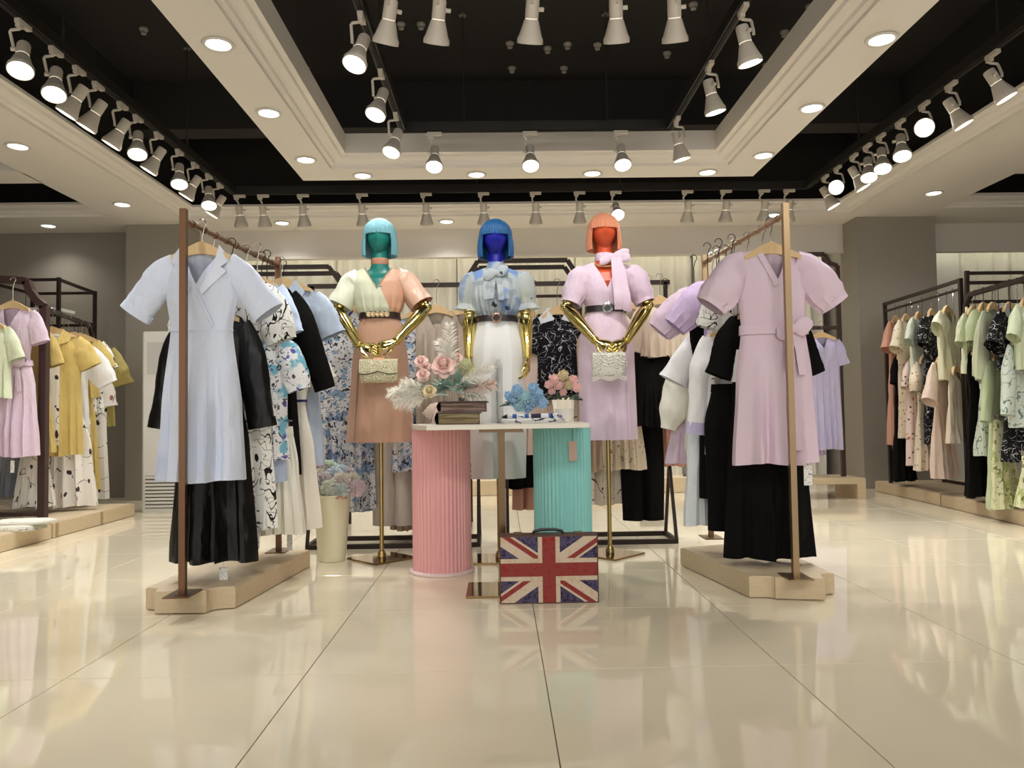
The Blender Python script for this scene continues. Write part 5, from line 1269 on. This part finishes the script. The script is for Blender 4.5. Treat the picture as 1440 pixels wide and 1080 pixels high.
GY = 'garments on the yellow rack'
def railx(Y): return xq - .01 - .25 * (Y - 6.22) / 1.08
def pxof(x, y, z):
    d = Vector((x, y, z)) - CAM; k = F / d.dot(fwd); return 720 + d.dot(rgt) * k, 540 - d.dot(upv) * k
def railg(Y, name, label, ytop, yhem, mat, kind, grp=GY, rx=railx, rod=ZY, **kw):
    px = pxof(rx(Y), Y, 1.4)[0]; kw.setdefault('dsc', .55); return garment(name, label, grp, px, ytop, Y, yhem, mat, kind, rod=rod, **kw)
RZ = .35
o, cut = railg(6.31, 'open_shirt', 'mustard yellow open shirt worn over a leaf print dress', 466, 641, YEL, 'shirt', w=.21, neck=('v', .2), sleeve='short', sang=.5, rz=RZ, collar=YEL, cuts=dict(nw=.09))
cut.strip([(.0, .02), (.0, .3), (.005, .93)], .13, .006, .004).build('leaf_dress_front', LEAF, o)
railg(6.47, 'leaf_maxi_dress', 'white long dress with dark leaf print and flared skirt under the open yellow shirt', 490, 713, LEAF, 'dress', w=.19, sleeve=None, rz=RZ, fold=.03, cuts=dict(prof=[(0, .15, .05), (.2, .16, .07), (.45, .15, .06), (.8, .25, .1), (1.4, .31, .12)]))
railg(6.60, 'white_shirt', 'white crisp shirt with puff sleeves among the yellow garments', 478, 600, WHITE, 'shirt', w=.185, sleeve='puff', slen=.34, sang=.5, rz=RZ, collar=WHITE)
railg(6.72, 'leaf_tie_dress', 'white tiered dress with leaf print bodice and beaded waistband', 500, 706, LEAF, 'dress', w=.16, rz=RZ, belt=(.55, .05, WHITE), fold=.02, smat=WHITE)
railg(6.88, 'yellow_blouse', 'yellow short-sleeved blouse between white shirt and squiggle blouse', 473, 560, YEL, 'blouse', w=.195, sleeve='short', sang=.45, rz=RZ, collar=YEL)
railg(6.98, 'satin_skirt', 'bright yellow satin long skirt hanging below the yellow blouse', 560, 690, YELS, 'skirt', w=.15, rz=RZ, fold=.02)
railg(7.06, 'squiggle_blouse', 'white blouse with black squiggles beside the olive yellow blouse', 474, 580, SQUIG, 'blouse', w=.185, sleeve='short', sang=.35, rz=RZ)
railg(7.16, 'leaf_dress', 'straight white dress with scattered dark leaves at the rack end', 524, 702, LEAF, 'shift', w=.19, sleeve='short', sang=.15, rz=RZ, tagp=(-.1, 0))
railg(7.26, 'olive_blouse', 'olive yellow blouse with wide drooping sleeve near the column', 480, 600, OLIVE, 'blouse', w=.215, sleeve='flare', slen=.3, sang=.3, rz=RZ)
o, cut = garment('shirt_dress', 'lilac shirt dress with tied waist on the thick-posted rack', 'garments on the thick-posted rack', 18, 430, 5.9, 642, LILAC, 'dress', w=.17, neck=('v', .2), sleeve='short', sang=.32, rod=zt_ - .03, belt=(.42, .04, LILAC), bow=.06, cuts=dict(nw=.07), tagp=(.03, .0))
garment('yellow_long_dress', 'dull yellow long dress half hidden behind the lilac shirt dress', 'garments on the thick-posted rack', 36, 462, 6.16, 637, YEL, 'dress', w=.19, sleeve='short', sang=.3, rod=zt_)
garment('green_shirt', 'pale green and white shirt next to the lilac shirt dress', 'garments on the thick-posted rack', -14, 455, 5.7, 560, PGREEN, 'shirt', w=.15, sleeve='short', sang=.35, rod=zt_, neck=('v', .18))
garment('grey_skirt', 'slate grey skirt hanging low under the lilac shirt dress', 'garments on the thick-posted rack', 20, 600, 6.5, 698, cloth((128, 130, 138)), 'skirt', w=.15, rod=1.8)
garment('leaf_skirt', 'leaf print skirt peeking out behind the thick dark post', 'garments on the thick-posted rack', 50, 640, 6.32, 712, LEAF, 'skirt', w=.13, rod=1.8)
a = atZ(0, 744, .112); 
folded('ivory printed linen folded on the wooden platform', a.x - .12, a.x + .30, a.y - .16, a.y + .12, .112, .035, printed('linen_print', (226, 222, 206), [('fine', (140, 140, 120), 30, .64, (1, 1, 1), 2)]), 5, 'folded linens on the platform')
folded('pale linen folded on top of the printed linen', a.x - .06, a.x + .34, a.y - .10, a.y + .16, .149, .02, IVORY, 6, 'folded linens on the platform')
# white floor-standing air conditioner
pa_ = atZ(232, 721, 0); ac = thing('air_conditioner', 'white floor-standing air conditioner with louvred grille beside the grey column', 'air conditioner', (pa_.x, pa_.y + .17, 0))
ACW = flat('ac_white', (220, 218, 212), .4); zac = atY(225, 466, pa_.y).z
rbox(.44, .34, zac, 0, .02).build('cabinet', ACW, ac, smooth=False)
MB().box((0, -.172, .19), (.36, .004, .30)).build('grille_recess', flat('grille_dark', (70, 70, 68), .7), ac, smooth=False)
for k in range(9): MB().box((0, -.178, .06 + .033 * k), (.36, .014, .018), M=Matrix.Rotation(.5, 3, 'X')).build('louvre', ACW, ac, smooth=False)
MB().box((0, -.172, zac - .25), (.34, .006, .3)).build('air_outlet', flat('ac_grey', (196, 194, 190), .5), ac, smooth=False)

# ---- right wall of racks
p1, p2 = atZ(1228, 690, 0), atZ(1440, 740, 0)
platform('display_platform', 'long ash wood platform under the cream and black squiggle garments', [(3.925, 8.05), (3.858, 6.74), (4.98, 6.74), (5.06, 8.05)], .108)
platform('display_platform', 'ash wood platform under the green garments', [(3.857, 6.72), (3.70, 4.6), (4.9, 4.6), (4.98, 6.72)], .108)
q1, q2 = Vector((3.98, 7.66, .108)), Vector((3.90, 6.30, .108)); ZQ = 1.95
q1 = Vector((3.955, 7.78, .108)); q2 = Vector((3.885, 6.37, .108))
rk = thing('slim_frame_rack', 'slim dark open-frame rack with double top bar beside the right column', 'clothes rack', q1)
for q in (q1, q2): MB().bar(q, (q.x, q.y, ZQ), .03).build('upright', DARKM, rk, smooth=False, world=True)
for dy, q in ((0, q1), (0, q2)):
    MB().bar((q.x + .55, q.y, .108), (q.x + .55, q.y, ZQ - .2), .03).build('upright', DARKM, rk, smooth=False, world=True); MB().bar((q.x, q.y, ZQ - .2), (q.x + .55, q.y, ZQ - .2), .026).build('cross_bar', DARKM, rk, smooth=False, world=True)
MB().bar((q1.x, q1.y, ZQ - .015), (q2.x, q2.y, ZQ - .015), .028).build('top_bar', DARKM, rk, smooth=False, world=True)
ZQR = ZQ - .09
MB().tube([(q1.x, q1.y, ZQR), (q2.x, q2.y, ZQR)], .012, 8).build('rail', DARKM, rk, world=True)
MB().bar((q1.x + .55, q1.y, .125), (q2.x + .55, q2.y, .125), .026).build('base_bar', DARKM, rk, smooth=False, world=True)
GC = 'garments on the slim dark rack'
def rx1(Y): return q2.x + (q1.x - q2.x) * (Y - q2.y) / (q1.y - q2.y)
RZ = .72; kw = dict(grp=GC, rx=rx1, rod=ZQR, rz=RZ)
railg(7.58, 'coral_dress', 'coral peach dress with tied waist at the far end of the slim rack', 449, 624, CORAL, 'dress', w=.17, sleeve='flare', sang=.35, **kw)
railg(7.48, 'black_skirt', 'black long skirt with short sleeve top behind the dotted blouse', 500, 676, BLK, 'dress', w=.15, sleeve='short', sang=.2, **kw)
railg(7.36, 'dotted_dress', 'beige dress dotted with brown, wide elbow sleeves', 447, 616, DOTS, 'shift', w=.185, sleeve='flare', sang=.4, **kw)
railg(7.22, 'pink_dotted_dress', 'pale pink dress with black dots and orange flowers', 505, 654, DOTSP, 'shift', w=.16, sleeve='short', sang=.3, **kw)
railg(7.12, 'white_tee', 'white green-tinted tee hung high on the slim rack', 444, 525, MINT, 'tee', w=.165, sleeve='short', sang=.5, **kw)
railg(7.02, 'dotted_long_dress', 'long ivory dress with fine dots and hem ruffle', 505, 660, DOTS, 'dress', w=.18, sleeve='puff', sang=.25, **kw)
railg(6.88, 'squiggle_dress', 'black dress with white squiggles on the slim rack', 440, 625, SQUIGW, 'shift', w=.175, sleeve='puff', sang=.3, **kw)
railg(6.72, 'blush_wrap_dress', 'blush pink wrap dress with wide sleeve beside the rack post', 505, 672, BLUSH, 'dress', w=.19, sleeve='flare', slen=.3, sang=.4, **kw)
railg(6.62, 'cream_long_blouse', 'pale cream-green long blouse hung high beside the post', 436, 535, cloth((220, 218, 184)), 'blouse', w=.18, sleeve='cap', **kw)
railg(6.48, 'white_tunic', 'off-white tunic right beside the dark rack post', 520, 622, CREAM, 'shift', w=.165, **kw)
# green rack with a curved rail
ZG = 1.79
rk = thing('arched_rack', 'dark curved-rail rack carrying the pale green garments', 'clothes rack', (3.89, 6.3, .108), 0, 'arched racks along the side aisle')
gate_arch(rk, [(3.89, 6.33, .108), (3.89, 6.33, 1.5), (3.885, 6.32, 1.62), (3.88, 6.29, 1.73), (3.87, 6.22, ZG), (3.785, 5.0, ZG), (3.78, 4.9, 1.7), (3.78, 4.87, .108)], DARKM, .036)
for z in (1.98, 1.9): MB().bar((3.90, 6.30, z), (4.85, 6.30, z), .026).build('cross_bar', DARKM, rk, smooth=False, world=True)
MB().bar((3.90, 6.33, 1.45), (3.90, 6.30, 2.0), .03).build('upright', DARKM, rk, smooth=False, world=True)
MB().bar((4.85, 6.30, .108), (4.85, 6.30, 2.0), .03).build('upright', DARKM, rk, smooth=False, world=True)
GG = 'garments on the green rack'
def rx2(Y): return 3.865 - .08 * (6.2 - Y) / 1.2
RZ = .62; kw = dict(grp=GG, rx=rx2, rod=ZG, rz=RZ)
railg(6.2, 'green_shirt', 'pale green ribbed shirt with stand collar at the curved rail end', 437, 525, PGREEN, 'shirt', w=.175, sleeve='short', sang=.35, collar=PGREEN, **kw)
railg(6.14, 'black_long_dress', 'long black sleeveless dress among the pale green garments', 492, 697, BLK, 'dress', w=.17, fold=.02, **kw)
railg(6.05, 'green_puff_blouse', 'light green blouse with gathered shoulder', 432, 530, GREEN2, 'blouse', w=.165, sleeve='puff', sang=.3, **kw)
railg(6.0, 'mint_skirt', 'white-green skirt with yellow flowers beneath the green blouses', 540, 640, MINTF, 'skirt', w=.14, **kw)
railg(5.92, 'green_balloon_blouse', 'green blouse with balloon sleeves and ruffled cuffs', 432, 560, PGREEN, 'blouse', w=.175, sleeve='balloon', slen=.5, sang=.2, **kw)
railg(5.85, 'green_long_dress', 'soft green long dress with yellow-green floral skirt', 500, 714, GREEN2, 'dress', w=.165, sleeve='three', sang=.2, fold=.02, **kw)
railg(5.78, 'green_floral_skirt', 'yellow-green floral long skirt at the platform edge', 590, 714, GREENF, 'skirt', w=.165, fold=.02, **kw)
railg(5.70, 'black_squiggle_blouse', 'black squiggle blouse with grey shoulder on the green rack', 432, 520, SQUIGW, 'blouse', w=.19, sleeve='flare', sang=.5, collar=cloth((150, 156, 162)), **kw)
railg(5.64, 'black_squiggle_skirt', 'black squiggle skirt hanging below the mint shirt', 560, 648, SQUIGW, 'skirt', w=.17, **kw)
railg(5.58, 'mint_print_shirt', 'long mint-grey printed shirt with wide sleeves', 478, 600, MINTF, 'shirt', w=.18, sleeve='three', slen=.45, sang=.15, **kw)
railg(5.50, 'pale_green_tee', 'very pale green tee near the end of the curved rail', 425, 520, cloth((204, 216, 176)), 'tee', w=.17, sleeve='short', sang=.45, **kw)
railg(5.44, 'floral_wide_skirt', 'wide yellow-green floral skirt with white price tag', 640, 712, GREENF, 'skirt', w=.17, tagp=(-.1, .12), **kw)

# ---- recess by the right column: tall wood rack, bench, lilac blouse
pr = atZ(1182, 688, 0)
rk = thing('arched_rack', 'tall dark wood rack with pointed shoulder standing beside the right column', 'clothes rack', (pr.x - .2, pr.y, 0), 0, 'tall shouldered racks')
zA = atY(1180, 374, 7.6).z; xA, xB = atY(1181, 500, 7.6).x, atY(1150, 500, 7.6).x
gate_arch(rk, [(xA, 7.6, .20), (xA, 7.6, zA), (xA - .08, 7.6, zA + .03), (xA - .13, 7.6, zA + .12), (xA - .75, 7.6, zA + .12), (xA - .75, 7.6, .20)], DARKW, .04)
MB().bar((xA - .75, 7.6, 1.68), (xA, 7.6, 1.68), .035).build('rail', DARKW, rk, smooth=False, world=True)
bn = thing('low_bench', 'low ash wood bench under the tall dark wood rack', 'bench', (xA - .4, 7.6, 0))
MB().box((xA - .4, 7.6, .172), (1.0, .5, .055)).build('bench_top', PLAT, bn, smooth=False, world=True)
for x in (xA - .86, xA + .06): MB().box((x, 7.6, .072), (.08, .5, .144)).build('bench_leg', PLAT, bn, smooth=False, world=True)
garment('lilac_blouse', 'small lilac blouse with long drape on the tall dark wood rack', 'garments in the recess', 1155, 472, 7.50, 632, LAV, 'blouse', w=.17, sleeve='short', sang=.25, rod=1.68)
garment('lilac_dress', 'pale lilac dress beside the lilac blouse in the recess', 'garments in the recess', 1128, 470, 7.70, 640, LILACB, 'shift', w=.17, sleeve='short', sang=.25, rod=1.68)
# far platform with dark goods before the curtains
box_platform('far low ash wood platform before the curtains', -.6, 2.6, 8.2, 8.55, .16)
for i, (x, l, m) in enumerate(((1.62, 'dark handbag standing on the far platform', BLK), (2.1, 'grey fluffy bag standing on the far platform', cloth((120, 120, 116))))):
    q = thing('handbag', l, 'bag', (x, 8.36, .16)); pillow(MB(), .13, .11, .06).build('bag_body', m, q).location = (0, 0, .11)
    MB().tube([(-.07, 0, .21), (-.05, 0, .29), (.05, 0, .29), (.07, 0, .21)], .007, 6).build('handle', m, q)
